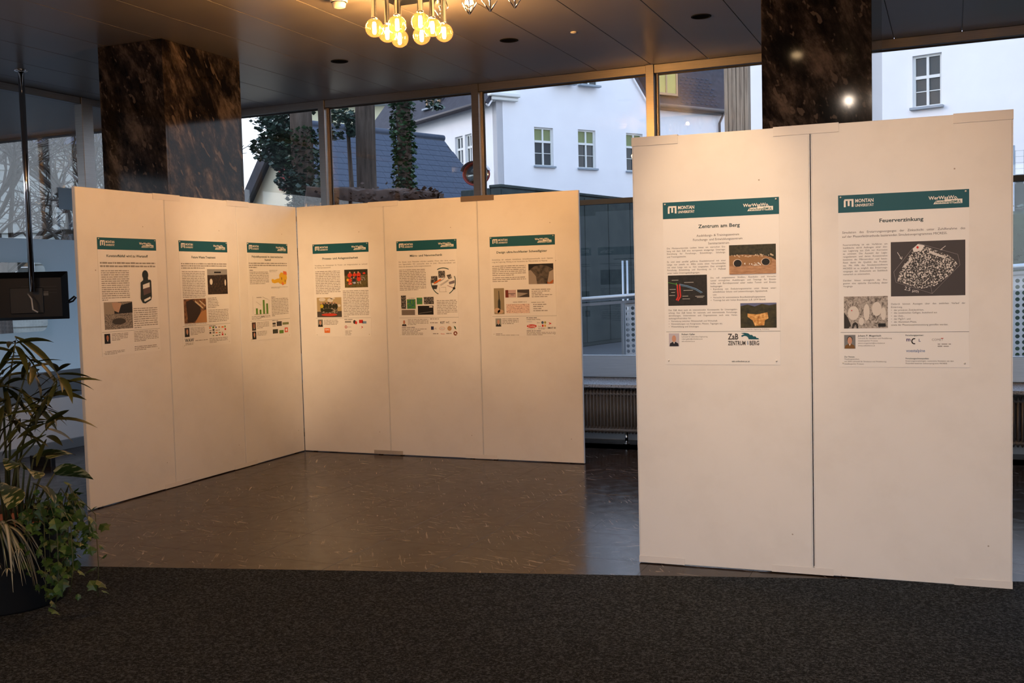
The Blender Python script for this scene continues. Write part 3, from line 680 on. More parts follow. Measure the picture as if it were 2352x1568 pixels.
p.lines('details', [(.836, 'Lehrstuhl für Simulation und Modellierung'), (.850, 'metallurgischer Prozesse'), (.864, 'johann.mogeritsch@mu-leoben.at'), (.878, 'smmp.unileoben.ac.at')], .15, .46, .0100)
p.lines('heading', [(.820, 'Forschungspartner:')], .52, .69, .0110, HEADC, w='b')
p.lines('partner_logo', [(.850, 'm')], .525, .57, .028, ink(60, 60, 110), w='b'); p.lines('partner_logo', [(.852, 'L')], .62, .66, .02, ink(70, 80, 130), w='b')
x_, y_ = p.xy(.588, .850); p.part('partner_logo', BLK, MB().arc(x_, y_, .0155, .0165, .006, R(70), R(290), .0014))
p.lines('partner_logo', [(.848, 'COMET')], .72, .835, .0165, ink(130, 126, 124)); x_, y_ = p.xy(.79, .836); p.part('partner_logo', RED, MB().rect(x_, y_, x_+.012, y_+.003, .0016))
p.words(.765, .865, .860, .885, 2, .95)
p.lines('partner_logo', [(.912, 'voestalpine')], .525, .67, .0215, ink(120, 140, 175), w='b')
p.lines('heading', [(.944, 'Zur Person:')], .04, .15, .0105, HEADC, w='b')
p.lines('details', [(.957, 'Metallurgiestudium,'), (.971, 'seit 2004: Lehrstuhl für Simulation und Modellierung'), (.985, 'metallurgischer Prozesse')], .04, .43, .0100)
p.lines('heading', [(.953, 'Forschungsschwerpunkte:')], .52, .745, .0105, HEADC, w='b')
p.lines('details', [(.967, 'Erstarrungsmorphologien, numerische Simulation mit dem'), (.981, 'Phasenfeld basierten Softwareprogramm MICRESS')], .52, .965, .0100)

# --- Kunststoffabfall
p = Poster('L', .524, 2.106, 'Kunststoffabfall wird zu Wertstoff poster with hand stamp, leftmost of all')
p.title(['Kunststoffabfall wird zu Wertstoff'], .163, .0275, .455)
p.words(.03, .97, .20, .255, 2, 1, .5)
p.words(.04, .5, .27, .535, 15, .2)
p.pic(.06, .545, .53, .777, P_granul)
p.sh('wall', ink(150, 140, 128), 'poly', [(0, 0), (.5, 0), (.5, .45), (0, .45)])
p.sh('sleeve', BLK, 'poly', [(.35, .2), (.7, .1), (1, .02), (1, .42), (.35, .44)])
p.sh('hand', ink(180, 150, 130), 'poly', [(.27, .03), (.4, .02), (.62, .05), (.55, .25), (.5, .4), (.36, .33), (.3, .2)])
p.sh('granule_pile', ink(60, 56, 52), 'ell', [(.5, .72, .24, .12)])
p.pic(.67, .275, .90, .575, PAPER, 'stamp_picture')
p.sh('stamp_handle', ink(30, 40, 36), 'ell', [(.48, .14, .24, .14)])
p.sh('stamp_handle', ink(30, 40, 36), 'poly', [(.3, .16), (.66, .16), (.7, .32), (.3, .32)])
p.sh('stamp_frame', ink(38, 46, 44), 'poly', [(.1, .36), (.3, .29), (.85, .28), (.92, .32), (.92, .78), (.85, .88), (.4, .98), (.2, .96), (.05, .84), (.08, .6)])
p.sh('stamp_gap', PAPER, 'poly', [(.26, .43), (.78, .36), (.78, .5), (.26, .56)]); p.sh('stamp_gap', PAPER, 'poly', [(.28, .87), (.8, .78), (.82, .84), (.34, .93)])
p.sh('stamp_body', ink(92, 74, 74), 'poly', [(.26, .55), (.8, .49), (.84, .66), (.28, .74)])
p.words(.55, .97, .60, .785, 10, .3)
p.portrait(.045, .812, .14, .895, BLK, ink(170, 110, 80), BLK, BLK)
p.words(.165, .44, .81, .875, 5, .5, mat=GREY); p.words(.54, .97, .805, .90, 7, .5); p.words(.045, .37, .955, .99, 3, .6); p.words(.54, .94, .935, .978, 3, .5)
# --- Future Waste Treatment
p = Poster('L', 1.45, 2.106, 'Future Waste Treatment poster between two other posters on the left row')
p.title(['Future Waste Treatment'], .163, .0285, .32)
p.words(.03, .97, .205, .265, 3, .5, .5)
p.words(.04, .5, .28, .535, 16, .95)
p.pic(.55, .265, .975, .508, P_dark)
p.sh('sky', ink(150, 150, 150), 'poly', [(0, 0), (1, 0), (1, .22), (0, .24)]); p.sh('hood', BLK, 'poly', [(.34, .1), (.68, .1), (.68, .16), (.34, .16)])
p.sh('daylight_gap', ink(220, 214, 204), 'ell', [(.17, .5, .07, .12), (.88, .54, .04, .13)])
p.pic(.05, .545, .5, .772, P_brown)
p.sh('machine', ink(52, 38, 28), 'poly', [(.1, .1), (.35, .02), (.75, .35), (.7, .75), (.38, .98), (.15, .95)])
p.sh('bright_bars', ink(200, 180, 150), 'bars', [(.5, .1, .85, .4, .05), (.7, .08, .95, .3, .04)]); p.sh('floor_patch', ink(176, 128, 82), 'poly', [(.75, .55), (1, .45), (1, 1), (.45, 1)])
p.words(.54, .78, .535, .64, 7, .7, just=False); p.words(.54, .97, .65, .775, 8, .9); p.words(.05, .5, .775, .792, 2, .5)
p.portrait(.045, .812, .14, .897, ink(70, 66, 62), SKIN, DGREY, BLK)
p.words(.16, .45, .81, .885, 6, .5); p.words(.54, .68, .805, .818, 1, 1, mat=INK)
rr = random.Random(3)
for i in range(4):
    for j in range(6):
        if rr.random() < .85:
            a = p.xy(.545+j*.065, .835+i*.025); c = rr.choice([GREY, GRN, ORG, BLU, RED, STL, DGREY, TAN])
            p.part('partner_logo', c, MB().rect(a[0], a[1], a[0]+rr.uniform(.012, .034), a[1]+rr.uniform(.006, .017), .0014))
p.lines('logo', [(.945, 'WAW')], .045, .22, .043, HEADC, w='b'); p.words(.05, .22, .952, .975, 2, .9); p.words(.25, .5, .93, .945, 1, 1); p.words(.54, .93, .925, .975, 4, .4)
# --- Polyolefin
p = Poster('L', 2.39, 2.11, 'poster with yellow map and green bar chart, nearest the corner')
p.title(['Polyolefinpotenzial im österreichischen'], .150, .0265, .50); p.title(['Restmüll'], .182, .0265)
p.words(.03, .97, .198, .262, 3, .2, .5); p.words(.04, .13, .272, .286, 1, 1, mat=INK); p.words(.04, .5, .29, .425, 8, .8)
p.pic(.55, .285, .98, .44, PAPER, 'map_picture')
p.sh('country', ink(222, 178, 40), 'poly', [(.02, .62), (.1, .55), (.2, .62), (.35, .55), (.5, .52), (.48, .3), (.58, .12), (.75, .14), (.92, .2), (.95, .5), (.9, .7), (.88, .9), (.7, .96), (.5, .88), (.42, .8), (.2, .86), (.06, .8)])
p.sh('red_district', ink(216, 110, 60), 'poly', [(.72, .02), (.92, .06), (.95, .28), (.74, .26)]); p.sh('red_district', ink(216, 120, 60), 'poly', [(.6, .84), (.68, .76), (.76, .94), (.66, 1)])
p.sh('figures', BLK, 'bars', [(.62, .45, .63, .62, .03), (.82, .62, .82, .78, .03)])
p.words(.52, .72, .275, .30, 3, .8, mat=GREY); p.words(.55, .97, .452, .472, 2, .5); p.pic(.05, .545, .5, .735, PAPER, 'chart_picture')
p.sh('bars', GRN, 'bars', [(.28, .98, .28, .66, .10), (.47, .98, .47, .74, .10), (.66, .98, .66, .22, .10), (.84, .98, .84, .42, .10)])
p.sh('axes', GREY, 'bars', [(.08, 0, .08, .95, .008), (.14, .99, .95, .99, .008), (.95, .2, .95, .7, .006), (.25, .3, .5, .5, .008), (.6, .05, .9, .2, .008), (.28, .08, .55, .08, .02), (.5, 1.12, .68, 1.12, .02)])
p.words(.05, .5, .745, .785, 3, .5); p.words(.54, .64, .555, .568, 1, 1, mat=INK); p.words(.54, .97, .57, .765, 12, .2)
p.portrait(.045, .812, .14, .897, ink(84, 66, 56), ink(150, 96, 76), BLK, DGREY); p.portrait(.045, .905, .14, .985, BLK, SKIN, BLK, BLK)
p.words(.165, .46, .81, .88, 5, .5); p.words(.165, .4, .905, .955, 4, .9); p.words(.54, .69, .803, .815, 1, 1, mat=INK)
for (u, v, w_, h_, c) in ((.545, .83, .08, .02, DGREY), (.545, .855, .08, .018, GREY), (.65, .82, .13, .05, DGREY), (.8, .835, .16, .025, ink(120, 130, 90)), (.545, .9, .13, .045, ink(50, 56, 44)), (.71, .915, .11, .035, GRN), (.85, .892, .08, .05, ink(214, 80, 50))):
    a = p.xy(u, v+h_); p.part('partner_logo', c, MB().rect(a[0], a[1], a[0]+w_*PW, a[1]+h_*PH, .0014))
a = p.xy(.89, .917); p.part('partner_logo', WHT, MB().ell(a[0], a[1], .014, .014, .0018))
# --- Prozess- und Anlagensicherheit
p = Poster('M', .508, 2.102, 'Prozess- und Anlagensicherheit poster with a team in red photographed outdoors')
p.title(['Prozess- und Anlagensicherheit'], .167, .0275, .415)
p.lines('subtitle', [(.235, 'Vorstellung der Arbeitsgruppe für Prozess- und Anlagensicherheit am Lehrstuhl|'), (.259, 'für Thermoprozesstechnik.')], .03, .97, .0172)
p.words(.035, .48, .285, .54, 14, .5); p.words(.52, .975, .50, .79, 17, .2)
p.pic(.56, .283, .97, .475, P_grass)
p.sh('hedge', P_forest, 'poly', [(0, 0), (1, 0), (1, .3), (0, .34)])
p.sh('bystanders', P_crowd, 'poly', [(.62, .34), (.9, .36), (.9, .62), (.62, .64)])
p.sh('players', ink(205, 58, 34), 'ell', [(.24, .32, .1, .13), (.44, .3, .08, .1), (.62, .3, .09, .14), (.22, .6, .1, .1), (.62, .52, .09, .14), (.85, .22, .06, .05), (.24, .78, .09, .07)])
p.sh('faces', SKIN, 'ell', [(.24, .16, .035, .05), (.44, .17, .03, .045), (.6, .16, .03, .05), (.4, .46, .03, .04), (.3, .47, .03, .04)])
p.sh('dark_kit', ink(40, 40, 58), 'ell', [(.42, .6, .08, .1), (.33, .42, .05, .06), (.5, .42, .05, .06)]); p.sh('yellow_kit', ink(222, 160, 40), 'ell', [(.14, .57, .05, .07)]); p.sh('pale_kit', ink(150, 170, 205), 'ell', [(.43, .74, .06, .06)])
p.sh('boots', ink(220, 210, 200), 'blobs', 14, (.2, .7, .72, .84), .025, 2)
p.pic(.045, .575, .49, .787, ink(178, 160, 122))
p.sh('floor', ink(74, 68, 62), 'poly', [(0, .72), (1, .7), (1, 1), (0, 1)])
p.sh('balloons', ink(210, 206, 198), 'ell', [(.22, .1, .14, .09), (.55, .14, .12, .1), (.9, .42, .07, .07), (.65, .05, .1, .05)])
p.sh('crew', P_crowd, 'poly', [(.12, .3), (.28, .26), (.5, .24), (.8, .28), (.84, .8), (.3, .84), (.16, .7)])
p.sh('crew_dark', ink(42, 44, 26), 'ell', [(.3, .46, .06, .12), (.42, .44, .06, .12), (.55, .44, .06, .13), (.68, .46, .06, .12), (.79, .46, .06, .14), (.45, .66, .2, .1), (.2, .62, .06, .12)])
p.sh('yellow_jacket', ink(196, 178, 40), 'ell', [(.2, .44, .07, .1)]); p.sh('stretcher', ink(196, 62, 40), 'ell', [(.5, .88, .32, .07)]); p.sh('heads', SKIN, 'ell', [(.2, .29, .03, .04), (.3, .3, .025, .035), (.42, .29, .025, .035), (.55, .28, .025, .035), (.68, .28, .025, .035), (.78, .29, .025, .035)])
p.portrait(.05, .812, .14, .892, ink(120, 124, 118), SKIN, BRN, BLK); p.words(.16, .42, .812, .872, 4, .9); p.words(.53, .69, .808, .820, 1, 1, mat=INK)
a = p.xy(.165, .957); t_ = p.part('partner_logo', ORG, MB().rect(a[0], a[1], a[0]+.065, a[1]+.048, .0014)); m = MB(); text(m, 'TPT', a[0]+.006, a[1]+.018, .03, 'b', width=.052, z=.0019); m.build('lettering', CREAM, t_)
for (u, v, w_, h_, c) in ((.54, .83, .11, .02, GREY), (.79, .82, .07, .035, RED), (.85, .835, .07, .025, STL)):
    a = p.xy(u, v+h_); p.part('partner_logo', c, MB().rect(a[0], a[1], a[0]+w_*PW, a[1]+h_*PH, .0014))
a = p.xy(.71, .842); p.part('partner_logo', DGREY, MB().ell(a[0], a[1], .016, .019, .0014)); a = p.xy(.738, .85); p.part('partner_logo', RED, MB().ell(a[0], a[1], .012, .016, .0018))
a = p.xy(.555, .895); p.part('partner_logo', ink(170, 60, 60), MB().arc(a[0], a[1], .014, .014, .006, 0, 2*PI, .0014, 20)); a = p.xy(.58, .897); p.part('partner_logo', GREY, MB().rect(a[0], a[1], a[0]+.046, a[1]+.003, .0014))
p.part('partner_logo', RED, MB().poly([p.xy(.825, .885), p.xy(.86, .897), p.xy(.82, .915), p.xy(.838, .9)], .0014)); p.words(.54, .74, .93, .985, 4, .5, just=False)
# --- Mikro- und Nanomechanik
p = Poster('M', 1.47, 2.096, 'Mikro- und Nanomechanik poster with a circular diagram')
p.title(['Mikro- und Nanomechanik'], .165, .0285, .35)
p.lines('subtitle', [(.222, 'Der Einsatz neuer Materialien erfordert spezielles Wissen über deren mechani-|'), (.246, 'sche Eigenschaften. Wir untersuchen diese im (Sub-) Mikrometermaßstab und|'), (.270, 'klären die elementaren Verformungsmechanismen.')], .03, .97, .0172)
p.words(.035, .48, .29, .515, 13, .7)
p.pic(.555, .285, .975, .575, PAPER, 'diagram_picture')
for a0, a1 in ((62, 118), (158, 245), (-62, 22)): p.sh('ring_arc', ink(24, 66, 62), 'arc', (.5, .5, .49, .03, a0, a1))
p.sh('micrograph', P_em, 'poly', [(.32, .12), (.58, .12), (.58, .36), (.32, .36)]); p.sh('micrograph', P_em, 'poly', [(.03, .3), (.28, .3), (.28, .54), (.03, .54)]); p.sh('micrograph', ink(60, 58, 58), 'poly', [(.06, .62), (.28, .62), (.24, .76), (.1, .76)])
p.sh('micrograph', P_em, 'poly', [(.64, .28), (.8, .24), (.84, .38), (.72, .42)]); p.sh('micrograph', ink(120, 112, 120), 'poly', [(.72, .52), (.95, .46), (.95, .56), (.74, .6)])
p.sh('orange_arrow', ORG, 'bars', [(.14, .56, .42, .42, .05)]); p.sh('leader_lines', DGREY, 'bars', [(.38, .5, .56, .38, .008), (.36, .62, .7, .44, .008), (.4, .64, .72, .46, .008), (.35, .7, .35, .86, .006), (.35, .86, .64, .86, .006), (.42, .7, .6, .7, .006), (.6, .7, .6, .86, .006)])
p.sh('red_line', ink(150, 50, 40), 'bars', [(.66, .64, .92, .74, .012)]); p.sh('knob', BLK, 'ell', [(.92, .745, .05, .04)])
for (u, v, u2, v2, c) in ((.05, .565, .135, .705, P_em), (.15, .605, .295, .705, P_col), (.315, .59, .41, .66, P_col), (.435, .585, .60, .66, P_em), (.055, .715, .28, .77, ink(120, 110, 102)), (.33, .675, .59, .768, BLK)): p.pic(u, v, u2, v2, c)
p.sh('bright_edge', ink(130, 130, 128), 'bars', [(.06, .85, .9, .66, .02)]); p.sh('tag', CREAM, 'poly', [(.74, .06), (.95, .06), (.95, .2), (.74, .2)])
p.words(.18, .28, .588, .6, 1, 1); p.words(.65, .98, .615, .768, 9, .5)
p.portrait(.05, .812, .135, .885, PAPER, ink(190, 130, 105), DGREY, DGREY, True); p.words(.155, .5, .81, .875, 5, .4); p.words(.05, .27, .892, .905, 1, 1, mat=INK); p.words(.05, .52, .908, .98, 5, .75, just=False); p.words(.53, .69, .806, .818, 1, 1, mat=INK)
p.lines('partner_logo', [(.862, 'KIT')], .695, .77, .031, DGREY, w='b'); p.lines('partner_logo', [(.857, 'mC')], .79, .85, .024, DGREY, w='b'); p.words(.53, .66, .84, .862, 1, 1); p.lines('partner_logo', [(.858, 'ATM')], .90, .955, .016, BLK, w='b')
a = p.xy(.54, .925); p.part('partner_logo', ink(44, 50, 84), MB().rect(a[0], a[1], a[0]+.03, a[1]+.033, .0014)); p.lines('partner_logo', [(.922, 'AI')], .595, .635, .026, GREY)
a = p.xy(.725, .912); p.part('partner_logo', ink(180, 60, 70), MB().arc(a[0], a[1], .030, .016, .0025, 0, 2*PI, .0014, 24)); p.lines('partner_logo', [(.917, 'infineon')], .695, .755, .012, BLU)
a = p.xy(.845, .912); p.part('partner_logo', ink(180, 130, 60), MB().ell(a[0], a[1], .022, .022, .0014)); p.part('partner_logo', TAN, MB().ell(a[0], a[1], .015, .015, .0018))
a = p.xy(.915, .885); p.part('partner_logo', ink(60, 90, 60), MB().poly([p.xy(.915, .885), p.xy(.945, .895), p.xy(.957, .925), p.xy(.93, .915)], .0014))
a = p.xy(.94, .963); p.part('partner_logo', ink(130, 66, 40), MB().arc(a[0], a[1], .021, .021, .012, 0, 2*PI, .0014, 20)); p.lines('partner_logo', [(.972, 'Plansee')], .70, .765, .013, RED, w='b'); p.words(.57, .66, .955, .975, 1, 1); p.words(.79, .885, .95, .975, 1, 1)
# --- Schweissgueter
p = Poster('M', 2.463, 2.099, 'Design ultra-hochfester Schweißgüter poster with dark weld photo')
p.title(['Design ultra-hochfester Schweißgüter'], .167, .0275, .505)
p.lines('subtitle', [(.237, 'Entwicklung der weltweit höchstfesten Schweißzusatzwerkstoffe durch Optimie-|'), (.260, 'rung der Legierung. Wichtig ist ein Verständnis der Mikrostruktur im Material.')], .03, .97, .0172)
p.words(.03, .55, .285, .395, 6, .65); p.words(.03, .55, .40, .455, 3, .45)
p.pic(.59, .283, .968, .482, BLK)
p.sh('plate', ink(150, 140, 132), 'poly', [(0, .32), (.1, .3), (.3, .62), (.34, 1), (0, 1)]); p.sh('plate', ink(160, 150, 140), 'poly', [(1, .3), (.84, .4), (.76, .85), (.8, 1), (1, 1)])
p.sh('weld_bead', P_weld, 'poly', [(.03, .3), (.25, .12), (.5, .06), (.75, .12), (.99, .28), (.84, .38), (.75, .85), (.72, 1), (.34, 1), (.3, .62), (.12, .32)]); p.sh('glow_rim', ink(170, 96, 44), 'poly', [(.74, .86), (.82, .95), (.98, .8), (1, .86), (.95, 1), (.76, 1)])
p.pic(.045, .515, .205, .775, ink(150, 138, 112)); p.sh('needle', ink(54, 56, 50), 'poly', [(.46, .1), (.52, .1), (.55, .4), (.63, .5), (.62, .85), (.36, .85), (.38, .5), (.46, .4)]); p.sh('fingers', ink(196, 166, 138), 'ell', [(.3, .86, .3, .1), (.62, .9, .3, .08)])
p.pic(.225, .535, .39, .61, ink(196, 170, 170)); p.sh('rust_edge', ink(116, 50, 36), 'poly', [(0, 0), (.28, 0), (.3, 1), (0, 1)]); p.sh('needle_tip', ink(70, 56, 60), 'bars', [(.25, .5, .95, .5, .05), (.5, .65, .8, .68, .04)])
p.pic(.41, .533, .595, .61, ink(66, 60, 56)); p.sh('tip', ink(150, 142, 134), 'poly', [(0, .35), (.9, .5), (.1, .95), (0, .9)])
p.pic(.235, .675, .595, .768, P_speck); p.words(.34, .55, .648, .664, 1, 1)
p.words(.63, .97, .525, .615, 5, .7, just=False); p.words(.62, .82, .655, .668, 1, 1); p.words(.65, .92, .672, .755, 4, .8, just=False)
p.portrait(.06, .818, .15, .90, ink(150, 152, 146), SKIN, DGREY, ink(44, 42, 44), True); p.words(.165, .42, .815, .878, 4, .7); p.words(.54, .7, .808, .821, 1, 1, mat=INK); p.lines('partner_logo', [(.836, 'voestalpine Böhler Welding')], .54, .83, .0115, INK, w='b')
p.lines('partner_logo', [(.857, 'voestalpine')], .54, .655, .0125, STL); p.lines('partner_logo', [(.872, 'bm')], .70, .765, .024, GREY); a = p.xy(.785, .863); p.part('partner_logo', ink(70, 96, 120), MB().ell(a[0], a[1], .0125, .013, .0014)); a = p.xy(.825, .863); p.part('partner_logo', ink(150, 150, 70), MB().ell(a[0], a[1], .0105, .011, .0014))
a = p.xy(.62, .898); e_ = p.part('partner_logo', RED, MB().ell(a[0], a[1], .049, .016, .0014, 28)); m = MB(); text(m, 'Fronius', a[0], a[1]-.006, .021, 'b', 'c', width=.07, z=.0019); m.build('lettering', CREAM, e_); p.words(.55, .67, .918, .93, 1, 1)
p.lines('partner_logo', [(.908, 'bm')], .72, .775, .023, GREY); a = p.xy(.775, .905); p.part('partner_logo', RED, MB().rect(a[0], a[1], a[0]+.017, a[1]+.019, .0014)); a = p.xy(.81, .905); p.part('partner_logo', ink(214, 170, 80), MB().rect(a[0], a[1], a[0]+.017, a[1]+.019, .0014)); p.words(.72, .84, .913, .932, 2, .8)
p.part('partner_logo', RED, MB().poly([p.xy(.875, .858), p.xy(.925, .874), p.xy(.87, .886), p.xy(.893, .874)], .0014)); p.lines('partner_logo', [(.925, 'IMAT')], .86, .95, .023, DGREY, w='b'); a = p.xy(.955, .925); p.part('partner_logo', DGREY, MB().rect(a[0], a[1], a[0]+.018, a[1]+.003, .0014).rect(a[0], a[1]+.006, a[0]+.018, a[1]+.009, .0014).rect(a[0], a[1]+.012, a[0]+.018, a[1]+.015, .0014))
p.words(.54, .76, .938, .95, 1, 1, mat=INK); p.words(.54, .98, .953, .99, 3, .55); p.words(.06, .16, .968, .978, 1, 1, mat=INK); p.words(.06, .42, .98, .992, 1, 1)
# --- posters on the window side of the middle boards (seen mirrored in the glass)
for uc, lab, n_ in ((1.80, 'poster on the window side of the middle boards, reflected left in the glass', 1), (2.535, 'poster on the window side of the end board, reflected right in the glass', 2)):
    p = Poster('M', uc, 2.06, lab, True)
    p.words(.3, .7, .15, .17, 1, 1, .8, INK); p.words(.03, .97, .20, .25, 2, .8); p.words(.035, .5, .28, .5, 13, .6); p.pic(.56, .29, .96, .48, P_dark); p.words(.54, .97, .52, .77, 14, .4); p.pic(.05, .56, .48, .76, P_hill)
    p.portrait(.045, .81, .14, .89, DGREY, SKIN, BLK, BLK); p.words(.16, .45, .81, .88, 4, .7); p.words(.54, .95, .82, .95, 6, .5)
# ------------------------------------------------------------------ lamps
globe = mesh_of(MB().sphere((0, 0, 0), .067, 24, 16), 'globe', 'amber_globe', True)
bulbm = mesh_of(MB().lathe([(0, .042), (.010, .040), (.0135, .02), (.0135, -.03), (.009, -.042), (0, -.044)], n=14), 'bulb', 'bulb_glow', True)
rodm = mesh_of(MB().lathe([(.0, .062), (.024, .062), (.024, .075), (.019, .08), (.019, .27)], n=18), 'rod', 'chrome', True)
def chandelier(x, y, label):
    c = empty('ceiling_lamp', (x, y, ZC), 0, label, 'lamp', 'globe ceiling lamps')
    MB().bbox(-.26, .26, -.28, .28, -.035, -.0005, .006).build('base_plate', 'black_metal', c)
    for i in (-1, 0, 1):
        for j in (-1, 0, 1):
            if i or j:
                p_ = (i*.186, j*.186, 3.52-ZC)
                inst('rod', rodm, c, p_)
                g = inst('globe', globe, c, p_); inst('bulb', bulbm, g)
    return c
chandelier(-3.633, 6.805, 'lit ceiling lamp of eight amber globes on chrome rods')
chandelier(-4.4, .5, 'lit globe ceiling lamp above the carpet behind the viewer at left')
chandelier(-.4, 1.2, 'lit globe ceiling lamp above the carpet behind the viewer')
# glass and chrome pendants beside the globe lamp
c = empty('pendant_lamp', (-3.15, 7.02, ZC), 0, 'chrome and glass drop pendants close to the ceiling, right of the amber globes', 'lamp')
MB().bbox(-.42, .42, -.06, .06, -.02, -.0005, .004).build('base_plate', 'black_metal', c)
for k, (dx, lit) in enumerate(((-.335, 0), (-.10, 1), (.065, 0), (.26, 0))):
    d = MB()
    tip = Vector((dx, -.0, -.185))
    for a in range(4):
        q = Vector((dx+.055*math.cos(a*PI/2+.4), .055*math.sin(a*PI/2+.4), -.105)); q2 = Vector((dx+.03*math.cos(a*PI/2+.4), .03*math.sin(a*PI/2+.4), -.03))
        d.tube([q2, q, tip], .0055, 6)
    d.build('drop_frame', 'chrome', c, True)
    MB().lathe([(0, -.17), (.04, -.108), (.022, -.045)], (dx, 0, 0), 6).build('glass_drop', 'window_glass', c)
    MB().sphere((dx, 0, -.10), .014 if not lit else .02, 10, 8).build('bulb', 'bulb_glow' if lit else 'white_plastic', c, True)
# ceiling spotlights and added fill lamps aimed at the boards (above and behind the viewer)
def spot(x, y, tx, ty, tz, energy, label, size=62, blend=.8, col=(1, .66, .36)):
    e = empty('ceiling_spotlight', (x, y, ZC), 0, label, 'spotlight', 'board spotlights')
    p0 = Vector((0, 0, -.22)); dr = (Vector((tx, ty, tz))-Vector((x, y, ZC-.22))).normalized()
    MB().lathe([(0, 0), (.045, 0), (.045, -.02), (.008, -.025), (.008, -.20)], n=16).build('stem', 'black_metal', e, True)
    q = dr.to_track_quat('-Z', 'Y')
    def pl(o): o.rotation_mode = 'QUATERNION'; o.rotation_quaternion = q; o.location = p0
    pl(MB().lathe([(0, .09), (.03, .085), (.05, .03), (.055, -.05), (.05, -.05), (.046, .02)], n=20).build('housing', 'black_metal', e, True))
    pl(MB().ell(0, 0, .044, .044, -.03).build('lens', 'spot_glow', e))
    ld = bpy.data.lights.new('spot_beam', 'SPOT'); ld.energy = energy; ld.color = col; ld.spot_size = R(size); ld.spot_blend = blend; ld.shadow_soft_size = .025
    lo = bpy.data.objects.new('spot_beam', ld); COL.objects.link(lo); lo.parent = e; lo.rotation_mode = 'QUATERNION'; lo.rotation_quaternion = q; lo.location = p0+dr*.06
    return e
spot(-1.24, 4.85, -1.21, 5.88, 2.0, 56, 'ceiling spotlight aimed at the Zentrum am Berg poster', 40, .9)
spot(-.20, 4.55, -.25, 5.92, 1.75, 13, 'ceiling spotlight aimed at the Feuerverzinkung poster', 56, .9)
spot(-1.05, 2.1, -1.0, 5.9, .95, 80, 'added fill floodlight aimed at the Zentrum am Berg board', 62, 1, (1, .83, .68))  # unseen fill, added to brighten the lower part of this board
spot(-.72, 2.1, -.4, 5.9, .95, 80, 'added fill floodlight aimed at the Feuerverzinkung board', 62, 1, (1, .83, .68))  # second half of the added fill, for the far right board
spot(-4.1, 5.1, -6.05, 8.45, 1.70, 240, 'ceiling spotlight aimed into the board corner', 31, 1)
spot(-4.3, 5.0, -3.85, 8.9, 1.60, 80, 'ceiling spotlight aimed at the Schweißgüter poster', 26, .8)
spot(-4.6, 4.9, -5.05, 8.9, 1.70, 60, 'added fill spotlight aimed between the Prozess and Mikro posters', 36, 1)  # unseen lamp added to lift the brightness of the middle row
spot(-4.0, 4.6, -6.1, 6.6, 1.7, 8, 'ceiling spotlight aimed at the hand stamp poster', 60, 1)
# recessed ceiling fittings
for x, lab in ((-5.39, 'dark round recessed ceiling fitting left of the globe lamp'), (-3.63, 'dark round recessed ceiling fitting right of the globe lamp'), (-1.908, 'dark round recessed ceiling fitting near the right column')):
    e = empty('recessed_light', (x, 8.66, ZC), 0, lab, 'downlight', 'recessed ceiling lights')
    MB().lathe([(.083, -.0005), (.083, -.004), (.072, -.006), (.070, -.0012)], n=28).build('trim_ring', pm('lamp_ring', (.012, .014, .015, 1), .8, 0, .1), e, True)
    MB().ell(0, 0, .0715, .0715, -.0015, 28).build('baffle', pm('lamp_black', (.004, .004, .004, 1), .95, 0, .05), e)
e = empty('smoke_detector', (-4.22, 6.80, ZC), 0, 'cream smoke detector on the ceiling left of the globe lamp', 'detector')
MB().lathe([(0, 0), (.066, 0), (.066, -.022), (.058, -.028)], n=28).build('base', 'white_plastic', e, True)
MB().lathe([(.050, -.031), (.053, -.036), (.047, -.062), (.03, -.068), (0, -.069)], n=28).build('cover', 'white_plastic', e, True)
MB().lathe([(.05, -.027), (.05, -.032)], n=28).build('sensor_slot', 'black_plastic', e, True)
e = empty('sprinkler', (-3.02, 8.66, ZC), 0, 'tiny sensor button on the ceiling between two recessed fittings', 'sensor')
MB().lathe([(0, 0), (.03, 0), (.026, -.008), (0, -.012)], n=16).build('button', 'white_plastic', e, True)

# ------------------------------------------------------------------ monitor hanging on a chrome pole
e = empty('hanging_monitor', (-8.215, 7.49, 0), 0, 'black flat monitor seen from behind, hanging on a chrome ceiling pole', 'monitor')
MB().tube([(0, 0, 1.70), (0, 0, ZC-.01)], .028, 18).build('pole', 'chrome', e, True)
MB().lathe([(.06, ZC-.0005), (.06, ZC-.012), (.029, ZC-.02)], n=24).build('ceiling_plate', 'chrome', e, True)
sc_ = empty('screen', (-.235, -.06, 1.66), R(38)); sc_.parent = e
def tapered(x0, x1, z0, z1, y0, y1, ins):   # rear shell of the screen: flat rim narrowing backwards
    return MB().add([(x0, y0, z0), (x1, y0, z0), (x1, y0, z1), (x0, y0, z1), (x0+ins, y1, z0+ins*.5), (x1-ins, y1, z0+ins*.5), (x1-ins, y1, z1-ins*1.1), (x0+ins, y1, z1-ins*1.1)],
                    [(3, 2, 1, 0), (4, 5, 6, 7), (0, 1, 5, 4), (1, 2, 6, 5), (2, 3, 7, 6), (3, 0, 4, 7)])
MB().bbox(-.52, .52, .075, .11, -.235, .235, .006).build('bezel', 'black_plastic', sc_)
tapered(-.52, .52, -.235, .235, .075, .03, .055).build('rear_shell', 'black_plastic', sc_)
MB().bbox(.0, .30, .005, .03, -.17, .08, .004).build('connector_box', 'black_metal', sc_)
for k in range(3): MB().box(.10, .42, .026, .0295, .085-.03*k, .092-.03*k).build('vent_slot', 'black_metal', sc_)
MB().box(.30, .345, .026, .0298, .0, .04).build('label_plate', 'plinth_grey', sc_)
MB().bbox(-.12, .16, -.03, .03, -.12, .10, .006).build('mount_plate', 'black_metal', e)
